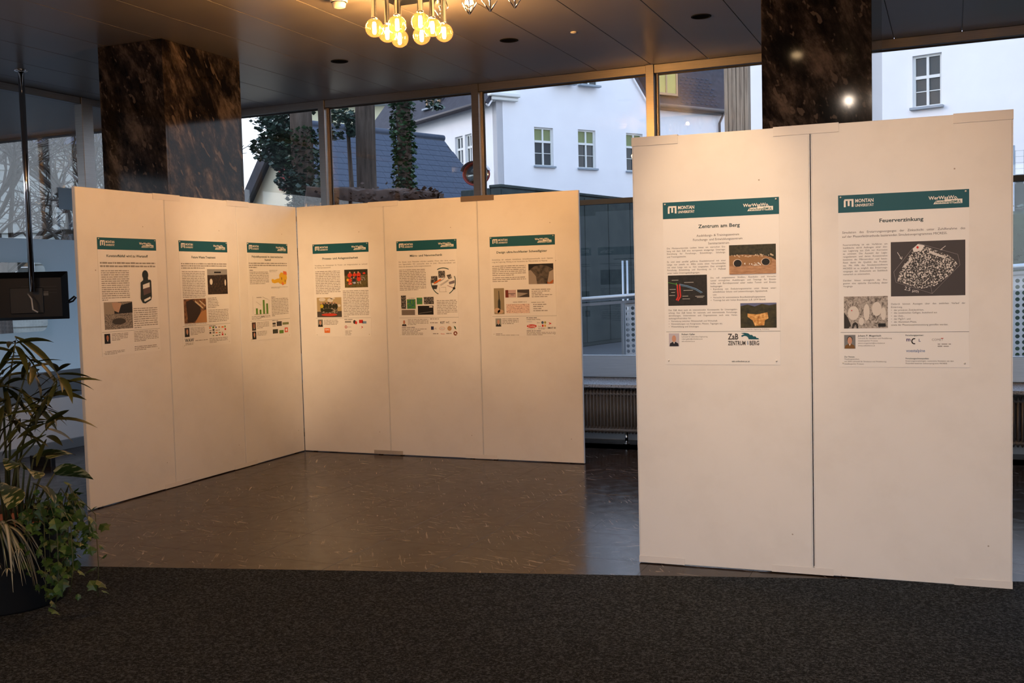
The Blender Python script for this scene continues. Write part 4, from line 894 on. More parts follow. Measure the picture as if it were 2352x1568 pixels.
MB().tube([(-.02, -.035, .02+1.66), (.05, -.06, 1.63), (.06, -.06, 1.53), (.09, -.03, 1.50)], .007, 8).build('cable', 'white_plastic', e, True)
MB().tube([(.26, .17, 1.58), (.33, .18, 1.60), (.36, .19, 1.635), (.34, .19, 1.645), (.28, .17, 1.60)], .009, 8).build('cable_loop', 'black_plastic', e, True)

# notice on the left window
ob = MB().box(XL-.032, XL-.0305, 8.51, 8.72, 2.585, 2.82).build('paper_notice', 'frosted_film'); tag(ob, 'pale blue paper notice stuck on the left window', 'notice')

# ------------------------------------------------------------------ radiators under the window
fm = MB()
for yy in (-.045, 0, .045): fm.tube([(0, yy, .14), (0, yy, .52)], .0105, 8)
fm.sphere((0, 0, .525), .062, 10, 8, .62); fm.sphere((0, 0, .14), .062, 10, 8, .62)
fm.v = [(x_*(.20 if abs(z_-.33) > .19 else 1), y_*1.05, z_) for (x_, y_, z_) in fm.v]
finm = mesh_of(fm, 'fin', 'radiator_grey', True)
def radiator(x0, x1, label):
    r_ = empty('radiator', ((x0+x1)/2, 10.13, 0), 0, label, 'radiator', 'column radiators')
    n = int((x1-x0)/.036); h = (x1-x0)/2
    for k in range(n): inst('fin', finm, r_, (-h+.036*(k+.5), 0, 0))
    for x_ in (-h+.25, -h+.92, h-.25):
        MB().tube([(x_, 0, .008), (x_, 0, .12)], .016, 10).lathe([(0, .0005), (.035, .0005), (.03, .01), (0, .012)], (x_, 0, 0), 14).build('leg', 'chrome', r_, True)
    MB().tube([(-h, 0, .155), (h, 0, .155)], .018, 10).tube([(-h, 0, .515), (h, 0, .515)], .018, 10).build('manifold', 'radiator_grey', r_, True)
    return r_
radiator(-3.98, -1.9, 'grey column radiator seen between the middle and right boards')
radiator(.15, 2.2, 'grey column radiator at the right edge beyond the boards')

# ------------------------------------------------------------------ planter with plants
PX, PY = -4.80, 4.08
e = empty('planter', (PX, PY, .006), 0, 'large round dark slate planter at the lower left corner', 'planter')
MB().lathe([(0, .001), (.318, .001), (.325, .012), (.345, .43), (.352, .46), (.342, .465), (.332, .455), (.325, .41), (0, .41)], n=48).build('pot', 'pot_slate', e, True)
MB().lathe([(0, .425), (.2, .428), (.326, .415)], n=32).build('soil', 'terracotta', e, True)
def leafm(name, mat, L, Wd, droop, fold, n=7, prof=lambda t: math.sin(PI*min(1, t*.97+.03))**.8, stripe=False):
    m = MB(); vs = []; fs = []
    for i in range(n+1):
        t = i/n; w = Wd*prof(t)/2; x_ = L*t; z_ = -droop*L*t*t; x_ *= (1-.25*droop*t*t)
        vs += [(x_, w, z_+fold*w), (x_, 0, z_), (x_, -w, z_+fold*w)]
    for i in range(n):
        fs += [(3*i, 3*i+1, 3*i+4, 3*i+3), (3*i+1, 3*i+2, 3*i+5, 3*i+4)]
    me = mesh_of(m.add(vs, fs), name, mat, True)
    if stripe:
        ca = me.color_attributes.new('stripe', 'FLOAT_COLOR', 'POINT')
        for i in range(len(vs)): ca.data[i].color = (1, 1, 1, 1) if i % 3 == 1 else (0, 0, 0, 1)
    return me
rnd = random.Random(12)
# bamboo-like palm
pal = empty('bamboo_palm', (PX+.02, PY-.02, .40), 0, 'bamboo palm with narrow pointed leaves rising from the planter', 'plant')
B0 = Vector((PX+.02, PY-.02, .40))
lm = [leafm('leaf', 'palm_leaf', l, w_, dr_, .35) for l, w_, dr_ in ((.24, .034, .25), (.20, .028, .1), (.27, .036, .45), (.16, .026, .2))]
nodes = [Vector(v) for v in ((-4.27, 4.02, 1.24), (-4.40, 3.97, 1.33), (-4.34, 4.00, 1.10), (-4.47, 3.95, 1.43), (-4.55, 3.93, 1.25), (-4.5, 4.0, 1.15), (-4.42, 3.9, 1.02), (-4.32, 3.98, .98), (-4.52, 3.9, 1.08))]
for i, nd in enumerate(nodes):
    base = Vector((rnd.uniform(-.1, .15), rnd.uniform(-.1, .1), 0)); top_ = nd-B0
    mid = base.lerp(top_, .55)+Vector((-.06, 0, .08))
    MB().tube([base, mid, top_], [.007, .006, .003], 7).build('stem', 'stem_green', pal, True)
    nl = 14 if i < 3 else 11
    for k in range(nl):
        a = 2*PI*k/nl+rnd.uniform(-.3, .3); el = rnd.uniform(-.75, .55)
        if i == 0 and k < 5: a = rnd.uniform(-.5, 1.2); el = rnd.uniform(-.2, .5)
        inst('leaf', rnd.choice(lm), pal, top_+Vector((0, 0, rnd.uniform(-.06, .04))), (rnd.uniform(-.7, .7), -el, a), (rnd.uniform(.8, 1.15),)*3)
# variegated dumb cane
dm = [leafm('leaf', 'variegated_leaf', l, w_, .35, .25, 9, lambda t: math.sin(PI*min(1, t*.96+.04))**.62*(1-.25*t)) for l, w_ in ((.22, .15), (.18, .12))]
die = empty('dumb_cane', (PX+.2, PY-.05, .42), 0, 'dumb cane with broad cream-blotched leaves in the planter', 'plant'); D0 = Vector((PX+.2, PY-.05, .42))
for k, (x_, y_, z_, a, el, rx) in enumerate(((-4.32, 4.02, .74, .55, .12, -.75), (-4.42, 3.98, .82, .9, .35, -.5), (-4.40, 3.90, .78, -.3, .2, -.6), (-4.50, 3.95, .80, -.9, .3, -.3), (-4.46, 3.86, .70, -.6, -.1, -.5), (-4.36, 3.92, .70, .1, -.2, -.4), (-4.58, 3.85, .78, -1.2, .1, -.3), (-4.45, 4.1, .80, 1.4, .3, .2))):
    q_ = Vector((x_, y_, z_))-D0
    MB().tube([(q_.x*.2, q_.y*.2, 0), (q_.x*.6, q_.y*.6, q_.z*.6), q_], [.009, .007, .004], 7).build('stem', 'stem_green', die, True)
    inst('leaf', dm[k % 2], die, q_, (rx, -el, a))
# trailing ivy
def ivy_leaf(name, mat, s):
    pts = [(0, 0), (.25, -.42), (.5, -.38), (.62, -.55), (.75, -.2), (1.05, 0), (.75, .2), (.62, .55), (.5, .38), (.25, .42)]
    vs = [(x_*s, y_*s, -abs(y_)*s*.25-.12*s*x_*x_) for x_, y_ in pts]+[(.5*s, 0, .02*s)]
    return mesh_of(MB().add(vs, [(10, i, (i+1) % 10) for i in range(10)]), name, mat, False)
im = [ivy_leaf('leaf', 'ivy_leaf', s_) for s_ in (.05, .06, .042)]
ivy = empty('trailing_ivy', (PX+.3, PY, .42), 0, 'green ivy trailing over the right side of the planter', 'plant'); I0 = Vector((PX+.3, PY, .42))
for v_ in range(16):
    sx = rnd.uniform(-.03, .06); y0 = rnd.uniform(-.16, .14); reach = rnd.uniform(.10, .38); drop = rnd.uniform(.15, .40) if v_ > 2 else .05
    pts = [Vector((sx, y0, .03)), Vector((sx+reach*.45, y0*1.1-.02, .18+rnd.uniform(-.05, .08))), Vector((sx+reach*.9, y0*1.2-.05, .08)), Vector((sx+reach, y0*1.2-.08, .0-drop*.5)), Vector((sx+reach+rnd.uniform(-.04, .04), y0*1.2-.1, .03-drop))]
    MB().tube(pts, .0025, 5).build('vine', 'stem_green', ivy, True)
    for k in range(18):
        t = (k+rnd.random())/18*4; i = min(3, int(t)); p_ = pts[i].lerp(pts[i+1], t-i)+Vector((rnd.uniform(-.04, .04), rnd.uniform(-.05, .04), rnd.uniform(-.03, .04)))
        p_.z = max(p_.z, -.385)
        inst('leaf', rnd.choice(im), ivy, p_, (rnd.uniform(-.6, .6), rnd.uniform(.1, 1.2), rnd.uniform(-2.4, 1.0)), (rnd.uniform(.8, 1.2),)*3)
# spider plant
sp = empty('spider_plant', (PX+.24, PY-.24, .43), 0, 'spider plant with cream-striped arching leaves spilling over the planter front', 'plant')
smh = [leafm('leaf', 'striped_leaf', 1, .05, 1.0, .5, 10, lambda t: (1-t)**.6, True), leafm('leaf', 'striped_leaf', 1, .045, 1.5, .5, 10, lambda t: (1-t)**.6, True), leafm('leaf', 'striped_leaf', 1, .05, .55, .5, 10, lambda t: (1-t)**.6, True)]
def arch(L, h_, w_):   # long leaf rising and falling over the rim
    m = MB(); vs = []; fs = []; n = 12
    for i in range(n+1):
        t = i/n; x_ = L*(t-.12*t*t*t)*.62; z_ = h_*4*t*(1-t)*(1-.3*t)-.62*L*t**2.2; w = w_*(1-t**3)/2+.0008
        vs += [(x_, w, z_+w*.4), (x_, 0, z_), (x_, -w, z_+w*.4)]
    for i in range(n): fs += [(3*i, 3*i+1, 3*i+4, 3*i+3), (3*i+1, 3*i+2, 3*i+5, 3*i+4)]
    me = mesh_of(m.add(vs, fs), 'leaf', 'striped_leaf', True); ca = me.color_attributes.new('stripe', 'FLOAT_COLOR', 'POINT')
    for i in range(len(vs)): ca.data[i].color = (1, 1, 1, 1) if i % 3 == 1 else (0, 0, 0, 1)
    return me
am = [arch(.42, .10, .021), arch(.36, .12, .020), arch(.30, .09, .018)]
for k in range(46):
    a = rnd.uniform(-2.6, .75); inst('leaf', rnd.choice(am), sp, (rnd.uniform(-.03, .03), rnd.uniform(-.03, .03), 0), (rnd.uniform(-.2, .2), rnd.uniform(-.25, .1), a), (rnd.uniform(.75, 1.1),)*3)
for k, (x_, y_, z_) in enumerate(((.20, -.03, -.05), (.17, -.08, -.14), (.14, -.12, -.10))):
    MB().tube([(0, 0, 0), (x_*.5, y_*.5, .09), (x_, y_, z_)], .0022, 5).build('runner', 'variegated_leaf', sp, True)
    for j in range(7): inst('plantlet_leaf', am[2], sp, (x_, y_, z_), (0, -.3, j*.9), (.16, .5, .16))
#FURNEND
#OUTSIDE
# ------------------------------------------------------------------ outside
tag(MB().box(-90, 60, YW+.06, 120, -.4, -.15).build('street_ground', 'asphalt'), kind='structure')
tag(MB().box(-90, XL-.1, -40, YW+.06, -.4, -.15).build('yard_ground', 'asphalt'), kind='structure')
rnd = random.Random(77)
def bwindow(par, u0_, u1_, z0, z1, axis='x', curtain='curtain_green', off=0.0, **kw):
    w = _bwindow(par, u0_, u1_, z0, z1, axis, curtain, **kw)
    if off: w.location = (0, off, 0) if axis == 'x' else (off, 0, 0)
    return w
def _bwindow(par, u0, u1, z0, z1, axis='x', curtain='curtain_green', depth=.14, split=.36, frame='frame_white', bars=True):
    # window set into a facade; axis x: facade plane y=0 facing -y, axis y: facade plane x=0 facing -x
    def T(mb):
        if axis == 'y': mb.v = [(y_, -x_, z_) for (x_, y_, z_) in mb.v]
        return mb
    if axis == 'y': u0, u1 = -u1, -u0
    f = .07; w = T(MB().box(u0, u0+f, .09, .2, z0, z1).box(u1-f, u1, .09, .2, z0, z1).box(u0+f, u1-f, .09, .2, z1-f, z1).box(u0+f, u1-f, .09, .2, z0, z0+f)).build('window', frame, par)
    zs = z1-(z1-z0)*split; um = (u0+u1)/2
    T(MB().box(um-.035, um+.035, .08, .18, z0+f, z1-f).box(u0+f, u1-f, .075, .18, zs-.045, zs+.045)).build('mullion', frame, w)
    if bars: T(MB().box(u0+f, u1-f, .11, .16, (z0+f+zs)/2-.012, (z0+f+zs)/2+.012)).build('glazing_bar', frame, w)
    for a, b_ in ((u0+f, um-.035), (um+.035, u1-f)):
        for c_, d_ in ((z0+f, zs-.045), (zs+.045, z1-f)):
            T(MB().box(a, b_, .14, .15, c_, d_)).build('pane', 'curtain_green' if False else ('dark_pane' if c_ < zs-.1 or curtain is None else curtain), w)
    T(MB().bbox(u0-.06, u1+.06, -.12, .10, z0-.06, z0+.02, .01)).build('window_sill', 'sill_grey', w)
    return w
def gridwall(par, name, mat, u0, u1, z0, z1, holes, axis='x', t=.3):
    us = sorted({u0, u1, *[h_[0] for h_ in holes], *[h_[1] for h_ in holes]}); zs = sorted({z0, z1, *[h_[2] for h_ in holes], *[h_[3] for h_ in holes]}); m = MB()
    for a, b_ in zip(us, us[1:]):
        for c_, d_ in zip(zs, zs[1:]):
            if any(h_[0] < (a+b_)/2 < h_[1] and h_[2] < (c_+d_)/2 < h_[3] for h_ in holes): continue
            m.box(a, b_, 0, t, c_, d_) if axis == 'x' else m.box(0, t, a, b_, c_, d_)
    return m.build(name, mat, par)
# big white house: local x along the gable front, local y along the eaves side
bh = empty('white_house', (-16.88, 38.76, -.15), math.atan2(.833, .553), 'large white gabled house with mullioned windows across the street', 'building')
wv = MB(); Zb = 9.45; ap = 14.6
wv.add([(0, 0, 0), (8.05, 0, 0), (8.05, 0, Zb), (4.02, 0, ap), (0, 0, Zb), (0, 11, 0), (8.05, 11, 0), (8.05, 11, Zb), (4.02, 11, ap), (0, 11, Zb)],
       [(4, 2, 3), (9, 8, 7, 6, 5), (1, 6, 7, 2)]); wv.build('walls', 'render_white', bh)
FH = [(1.83, 2.79, 6.56, 8.16), (4.09, 5.03, 6.55, 8.19), (6.73, 7.68, 6.52, 8.19)]; LH_ = [(1.95, 2.50, 6.25, 8.05), (2.68, 3.32, 6.25, 8.05), (6.4, 7.1, 6.25, 8.05)]
gridwall(bh, 'facade', 'render_white', 0, 8.05, 0, Zb, FH); gridwall(bh, 'facade', 'render_white', 0, 11, 0, Zb, LH_, 'y')
for (a, b_, c_, d_) in ((1.83, 2.79, 6.41+.15, 8.01+.15), (4.09, 5.03, 6.40+.15, 8.04+.15), (6.73, 7.68, 6.37+.15, 8.04+.15), (2.85, 3.81, 10.03, 11.6), (4.13, 5.10, 10.03, 11.6)): bwindow(bh, a, b_, c_, d_, off=-.21 if c_ > 9.5 else 0)
for (a, b_, c_, d_) in ((1.95, 2.50, 6.25, 8.05), (2.68, 3.32, 6.25, 8.05), (6.4, 7.1, 6.25, 8.05)): bwindow(bh, a, b_, c_, d_, 'y', None, split=.3)
def slope(par, name, mat, x0, z0, x1, z1, y0, y1, t=.16):
    d = Vector((x1-x0, z1-z0)).normalized(); n = Vector((-d.y, d.x))*t
    if n.y < 0: n = -n
    return MB().add([(x0, y0, z0), (x1, y0, z1), (x1+n.x, y0, z1+n.y), (x0+n.x, y0, z0+n.y), (x0, y1, z0), (x1, y1, z1), (x1+n.x, y1, z1+n.y), (x0+n.x, y1, z0+n.y)],
                    [(0, 1, 2, 3), (7, 6, 5, 4), (0, 4, 5, 1), (3, 2, 6, 7), (0, 3, 7, 4), (1, 5, 6, 2)]).build(name, mat, par)
slope(bh, 'roof', 'roof_dark', -.45, Zb-.55, 4.02, ap+.02, -.12, 11.2); slope(bh, 'roof', 'roof_dark', 8.5, Zb-.55, 4.02, ap+.02, -.12, 11.2)
slope(bh, 'verge_trim', 'render_white', -.40, Zb-.62, 4.02, ap-.08, -.10, .0, .14); slope(bh, 'verge_trim', 'render_white', 8.45, Zb-.62, 4.02, ap-.08, -.10, .0, .14)
MB().bbox(-.42, 1.0, -.32, 0, Zb-.22, Zb-.06, .03).bbox(-.30, .95, -.22, 0, Zb-.36, Zb-.22, .02).build('cornice', 'frame_white', bh)
MB().bbox(-.34, -.0, 0, 11, Zb-.40, Zb-.2, .03).build('eaves_moulding', 'frame_white', bh)
MB().tube([(-.48, -.1, Zb-.42), (-.48, 11, Zb-.42)], .09, 8).build('gutter', 'gutter', bh, True)
dm_ = MB().box(-.0, 1.3, 4.3, 5.7, Zb-.2, Zb+1.6).build('dormer', 'roof_dark', bh); bwindow(bh, 4.45, 5.55, Zb+.1, Zb+1.4, 'y', 'curtain_yellow', off=-.21, frame='wood_tan', bars=False)
MB().box(8.62, 8.95, -.45, 0, 6.95+.3, 7.06+.3).build('lamp_canopy', 'frame_white', bh)
# wing with mansard roof
wg = empty('mansard_wing', (-16.88+.553*8.4-.833*.3, 38.76+.833*8.4+.553*.3, -.15), math.atan2(.833, .553), 'white house wing with dark shingled mansard roof and yellow-curtained dormer', 'building')
MB().box(0, 5.6, 0, 6, 0, 9.5).build('walls', 'render_white', wg)
MB().add([(-.1, -.25, 9.6), (5.6, -.25, 9.6), (5.6, 1.3, 13), (-.1, 1.3, 13)], [(0, 1, 2, 3)]).build('roof', 'roof_dark', wg)
sh_ = mesh_of(MB().box(-.08, .08, -.03, .0, 0, .035), 'shingle_clip', 'slate')
for r_ in range(9):
    for c_ in range(8):
        if c_*.30 + 1.75 < 4.2: inst('shingle', sh_, wg, (1.75+c_*.30+(.15 if r_ % 2 else 0), -.25+r_*.16*.456-.0, 9.75+r_*.16), (R(-24.5), 0, 0))
MB().tube([(-.1, -.33, 9.52), (4.4, -.33, 9.52)], .1, 8).box(-.1, 4.38, -.30, 0, 9.36, 9.46).build('gutter', 'gutter', wg, True)
MB().tube([(4.28, -.33, 9.45), (4.2, -.1, 9.0), (4.2, -.1, 0)], .055, 8).build('downpipe', 'gutter', wg, True)
MB().box(-.1, 1.62, -.2, 1.0, 10.0, 12.6).build('dormer', 'roof_dark', wg)
dw = MB().box(.2, .28, -.26, -.19, 10.1, 12.3).box(.74, .82, -.26, -.19, 10.1, 12.3).box(1.36, 1.46, -.26, -.19, 10.1, 12.3).box(.2, 1.46, -.26, -.19, 10.02, 10.12).build('dormer_window', 'wood_tan', wg)
for a, b_ in ((.28, .74), (.82, 1.36)): MB().box(a, b_, -.23, -.21, 10.12, 12.3).build('pane', 'curtain_yellow', dw)
# timber clad shaft
ts = empty('timber_shaft', (-5.64, 28.32, -.15), math.atan2(-.26, .966), 'narrow shaft clad in weathered vertical timber boards', 'building')
MB().box(.01, .69, .02, .14, 0, 9.2).build('core', 'weathered_timber', ts)
for k in range(6):
    MB().bbox(.116*k+.004, .116*k+.111, -.012 if k % 2 else -.028, .02, 0, 9.25, .006).build('plank', 'weathered_timber', ts)
# right white building
rb = empty('plain_white_building', (-6.13, 34.70, -.15), math.atan2(-.26, .966), 'plain white building with one tall cross-bar window at right', 'building')
gridwall(rb, 'facade', 'render_white', -.45, 16, 0, 12.5, [(5.22, 6.05, 6.62, 8.15)])
MB().box(-.45, 16, .3, 8, 0, 12.5).build('walls', 'render_white', rb)
bwindow(rb, 5.22, 6.05, 6.62, 8.15, curtain=None, split=.42)
# outbuilding with slate roof
ob = empty('slate_outhouse', (-14.9, 21.1, -.15), math.atan2(-.358, .934), 'small cream outhouse with a steep blue slate roof', 'building')
hw, rz_, rl = 2.75, 5.75, 5.3; sl_ = 1.06
MB().add([(-2.3, .25, 0), (2.3, .25, 0), (2.3, .25, rz_-2.3*sl_), (0, .25, rz_-.05), (-2.3, .25, rz_-2.3*sl_), (-2.3, rl-.3, 0), (2.3, rl-.3, 0), (2.3, rl-.3, rz_-2.3*sl_), (0, rl-.3, rz_-.05), (-2.3, rl-.3, rz_-2.3*sl_)],
         [(0, 1, 2, 3, 4), (9, 8, 7, 6, 5), (5, 0, 4, 9), (1, 6, 7, 2)]).build('walls', 'render_cream', ob)
slope(ob, 'roof_deck', 'barge_board', -hw, rz_-hw*sl_, 0, rz_, 0, rl, .07); slope(ob, 'roof_deck', 'barge_board', hw, rz_-hw*sl_, 0, rz_, 0, rl, .07)
slope(ob, 'barge_board', 'barge_board', -hw-.05, rz_-hw*sl_-.32, 0, rz_-.26, -.06, .02, .28); slope(ob, 'barge_board', 'barge_board', hw+.05, rz_-hw*sl_-.32, 0, rz_-.26, -.06, .02, .28)
ang = math.atan(sl_); L_ = math.hypot(hw, hw*sl_); course = .215
slm = [mesh_of(MB().add([(0, 0, .0), (w_-.006, 0, .0), (w_-.006, course*1.12, .0), (0, course*1.12, .0), (0, 0, .012), (w_-.006, 0, .012), (w_-.006, course*1.12, .004), (0, course*1.12, .004)], [(3, 2, 1, 0), (4, 5, 6, 7), (0, 1, 5, 4), (1, 2, 6, 5), (2, 3, 7, 6), (3, 0, 4, 7)]), 'slate', 'slate') for w_ in (.33, .36, .40)]
# each slate lies on the right-hand slope: local x runs along the ridge, local y up the slope
n_rows = int(L_/course)
for r_ in range(n_rows):
    s0 = course*r_; y_ = 0.0+(.17 if r_ % 2 else 0)-.02
    while y_ < rl-.1:
        k = rnd.randrange(3); w_ = (.33, .36, .40)[k]
        px_ = hw-(s0)*math.cos(ang)+.085*math.sin(ang); pz_ = rz_-hw*sl_+s0*math.sin(ang)+.085*math.cos(ang)
        o_ = inst('slate', slm[k], ob, (px_, y_, pz_))
        o_.rotation_euler = Matrix(((0, -math.cos(ang), math.sin(ang)), (1, 0, 0), (0, math.sin(ang), math.cos(ang)))).to_euler()
        if y_+w_ > rl: o_.scale.x = (rl-y_)/w_
        y_ += w_
MB().tube([(0, -.05, rz_+.08), (0, rl+.05, rz_+.08)], .09, 8).build('ridge_cap', 'slate', ob, True)
sh2 = MB().box(-.36, .18, .19, .25, 4.2, 4.92).build('shutter', 'shutter_red', ob); MB().box(-.36, .18, .17, .19, 4.33, 4.40).box(-.36, .18, .17, .19, 4.7, 4.77).build('batten', 'shutter_red', sh2)
# far cream building
fb = empty('cream_house', (-35.2, 51.6, -.15), R(23), 'cream coloured house glimpsed behind the tree trunks', 'building')
CH = [(u, u+1.0, 10.2, 11.4) for u in (.7, 3.3, 5.2)]
gridwall(fb, 'facade', 'render_yellow', 0, 7, 0, 12.2, CH); MB().box(0, 7, .3, 6, 0, 12.2).build('walls', 'render_yellow', fb); MB().bbox(-.3, 7.3, -.6, 6, 12.2, 12.75, .05).build('eaves', 'sill_grey', fb)
MB().add([(-.3, -.6, 12.75), (7.3, -.6, 12.75), (7.3, 3, 13.3), (-.3, 3, 13.3)], [(0, 1, 2, 3)]).build('roof', 'gutter', fb)
for h_ in CH: bwindow(fb, *h_, curtain=None)
# house and siding seen through the left windows
lh = empty('boarded_house', (-27.5, 22.5, -.15), R(48), 'pale boarded house behind the bare trees at left', 'building')
MB().box(-8, 6, 0, 6, 0, 6.5).build('walls', 'siding', lh)
for k in range(18): MB().box(-8, 6, -.05, 0, .5+k*.32, .5+k*.32+.27).build('board', 'siding', lh)
bwindow(lh, .9, 2.0, 2.2, 3.5, curtain=None, off=-.25); bwindow(lh, -3.2, -2.1, 2.2, 3.5, curtain=None, off=-.25)
MB().add([(-8.5, -.5, 6.4), (6.5, -.5, 6.4), (6.5, 3, 9), (-8.5, 3, 9)], [(0, 1, 2, 3)]).build('roof', 'roof_dark', lh)
# trees with bare crowns
def bare_tree(x, y, h_, seed, label, lean=0.0):
    q = random.Random(seed); t = empty('bare_tree', (x, y, -.15), 0, label, 'tree', 'bare trees outside the left windows')
    tw = MB()
    def grow(p, d, L, r_, lv):
        pts = [p]; dd = d.copy()
        for k in range(3):
            dd = (dd+Vector((q.uniform(-.25, .25), q.uniform(-.25, .25), q.uniform(-.1, .15)))).normalized(); pts.append(pts[-1]+dd*L/3)
        tw.tube(pts, [r_, r_*.9, r_*.78, r_*.65], 5 if lv else 8, False)
        if lv >= 5: return
        for k in range(3 if lv < 4 else 2):
            nd = (dd+Vector((q.uniform(-.9, .9), q.uniform(-.9, .9), q.uniform(-.35, .6)))).normalized(); grow(pts[q.randrange(2, 4)], nd, L*q.uniform(.6, .82), r_*.58, lv+1)
    MB().tube([(0, 0, 0), (lean*.3, 0, h_*.5), (lean, 0, h_)], [.17, .14, .12], 10).build('trunk', 'bark', t, True)
    for k in range(4): grow(Vector((lean*(.55+.15*k), 0, h_*(.55+.15*k))), Vector((q.uniform(-.8, .8), q.uniform(-.8, .8), .75)).normalized(), h_*.5, .075, 1)
    tw.build('branches', 'twig', t)
bare_tree(-14.6, 12.2, 2.6, 9, 'bare branching tree outside just beyond the overhang at left'); bare_tree(-15.2, 15.6, 2.7, 12, 'bare branching tree outside between two others at left', .2); bare_tree(-17.0, 14.8, 2.6, 1, 'bare branching tree outside at the far left edge'); bare_tree(-16.0, 17.0, 2.9, 2, 'bare branching tree outside left of the chrome pole', .4); bare_tree(-13.6, 14.4, 2.5, 3, 'bare branching tree outside beside the left marble column', -.3); bare_tree(-19.2, 18.6, 3.2, 5, 'bare branching tree farther back against the boarded house')
# evergreen trunks in front of the outhouse
def leaves_stuff(name, mat, par, pts, s0, s1, seed):
    q = random.Random(seed); m = MB()
    for p_ in pts:
        s_ = q.uniform(s0, s1); a = Matrix.Rotation(q.uniform(0, 6.3), 3, 'Z') @ Matrix.Rotation(q.uniform(-1.2, 1.2), 3, 'X')
        m.add([Vector(p_)+a @ Vector(v)*s_ for v in ((-.5, 0, 0), (0, -.45, .05), (.6, 0, 0), (0, .45, .05))], [(0, 1, 2, 3)])
    o_ = m.build(name, mat, par); o_['kind'] = 'stuff'; return o_
def trunk(x, y, r0, r1, label, lean=(0, 0), ivy=0, seed=1, ivy_r=1.25, z_ivy=(1.5, 8)):
    t = empty('tree', (x, y, -.15), 0, label, 'tree', 'evergreens in front of the outhouse'); q = random.Random(seed)
    pts = [(lean[0]*k/7+q.uniform(-.02, .02), lean[1]*k/7, 9*k/7) for k in range(8)]
    MB().tube(pts, [r0+(r1-r0)*k/7 for k in range(8)], 14).build('trunk', 'bark', t, True)
    if ivy:
        P_ = []
        for k in range(ivy):
            z_ = q.uniform(*z_ivy); a = q.uniform(0, 6.283); r_ = (r0+(r1-r0)*z_/9)*q.uniform(1.0, ivy_r); P_.append((lean[0]*z_/9+r_*math.cos(a), lean[1]*z_/9+r_*math.sin(a), z_))
        leaves_stuff('ivy', 'tree_ivy', t, P_, .04, .085, seed)
    return t
t1 = trunk(-8.62, 12.78, .17, .15, 'thick ivy-wrapped tree trunk left of the first window mullion', (-.05, .02), 2600, 3, 1.7, (1.0, 4.1))
trunk(-8.34, 14.0, .165, .14, 'bare brown pine trunk in front of the slate roof', (.1, .05), 0, 4)
trunk(-7.30, 13.35, .11, .10, 'ivy-covered tree trunk in front of the slate roof', (0, .05), 5200, 5, 1.75)
q = random.Random(8); P_ = []
for cx, cy, cz, n, rr_ in ((-9.25, 13.2, 4.05, 900, .42), (-9.6, 13.5, 4.4, 700, .45), (-9.35, 13.1, 3.75, 600, .35), (-8.95, 12.95, 3.5, 600, .3), (-8.75, 12.75, 3.2, 500, .28), (-9.05, 13.3, 4.5, 700, .4), (-8.4, 12.6, 3.0, 260, .25)):
    for k in range(n):
        a = Vector((q.gauss(0, 1), q.gauss(0, 1), q.gauss(0, 1))).normalized()*rr_*q.random()**.4; P_.append((cx+8.62+a.x, cy-12.78+a.y, cz+.15+a.z*.7))
leaves_stuff('foliage', 'conifer', t1, P_, .05, .10, 9)
cf = empty('pine_bough', (-9.1, 14.7, -.15), 0, 'dark pine boughs hanging below the window header between the trunks', 'tree'); P_ = []
for cx, cy, cz, n, rr_ in ((-9.15, 14.78, 4.42, 260, .28), (-8.95, 14.8, 4.2, 130, .2), (-9.3, 14.7, 4.15, 90, .18), (-7.85, 15.3, 4.75, 140, .22), (-7.75, 15.3, 4.55, 60, .14)):
    for k in range(n):
        a = Vector((q.gauss(0, 1), q.gauss(0, 1), q.gauss(0, 1))).normalized()*rr_*q.random()**.4; P_.append((cx+9.1+a.x, cy-14.7+a.y, cz+.15+a.z*.6))
leaves_stuff('needles', 'conifer', cf, P_, .05, .11, 10)
MB().tube([(.0, 0, 0), (.1, 0, 3.4), (0, .1, 4.5), (.6, .3, 5.0), (1.3, .6, 4.9)], [.05, .04, .03, .02, .015], 7).build('branch', 'bark', cf, True)
# dry hedge at the foot of the trunks
hd = empty('dry_hedge', (-7.1, 12.2, -.15), R(20), 'brown dry hedge in front of the slate roofed outhouse', 'hedge')
bm = bmesh.new(); bmesh.ops.create_cube(bm, size=1); bmesh.ops.subdivide_edges(bm, edges=bm.edges[:], cuts=14, use_grid_fill=True)
for v in bm.verts: v.co = Vector((v.co.x*1.75, v.co.y*.5, (v.co.z+.5)*(3.08-.12*(v.co.x)))) + Vector((rnd.gauss(0, .02), rnd.gauss(0, .02), rnd.gauss(0, .018)))
hb = MB(); hb.bm(bm); hb.build('brush', 'brown_brush', hd, True)
leaves_stuff('twigs', 'brown_brush', hd, [(rnd.uniform(-.88, .88), rnd.uniform(-.3, .25), 3.0+rnd.gauss(0, .07)-abs(rnd.gauss(0, .12))) for k in range(2600)], .03, .075, 21)
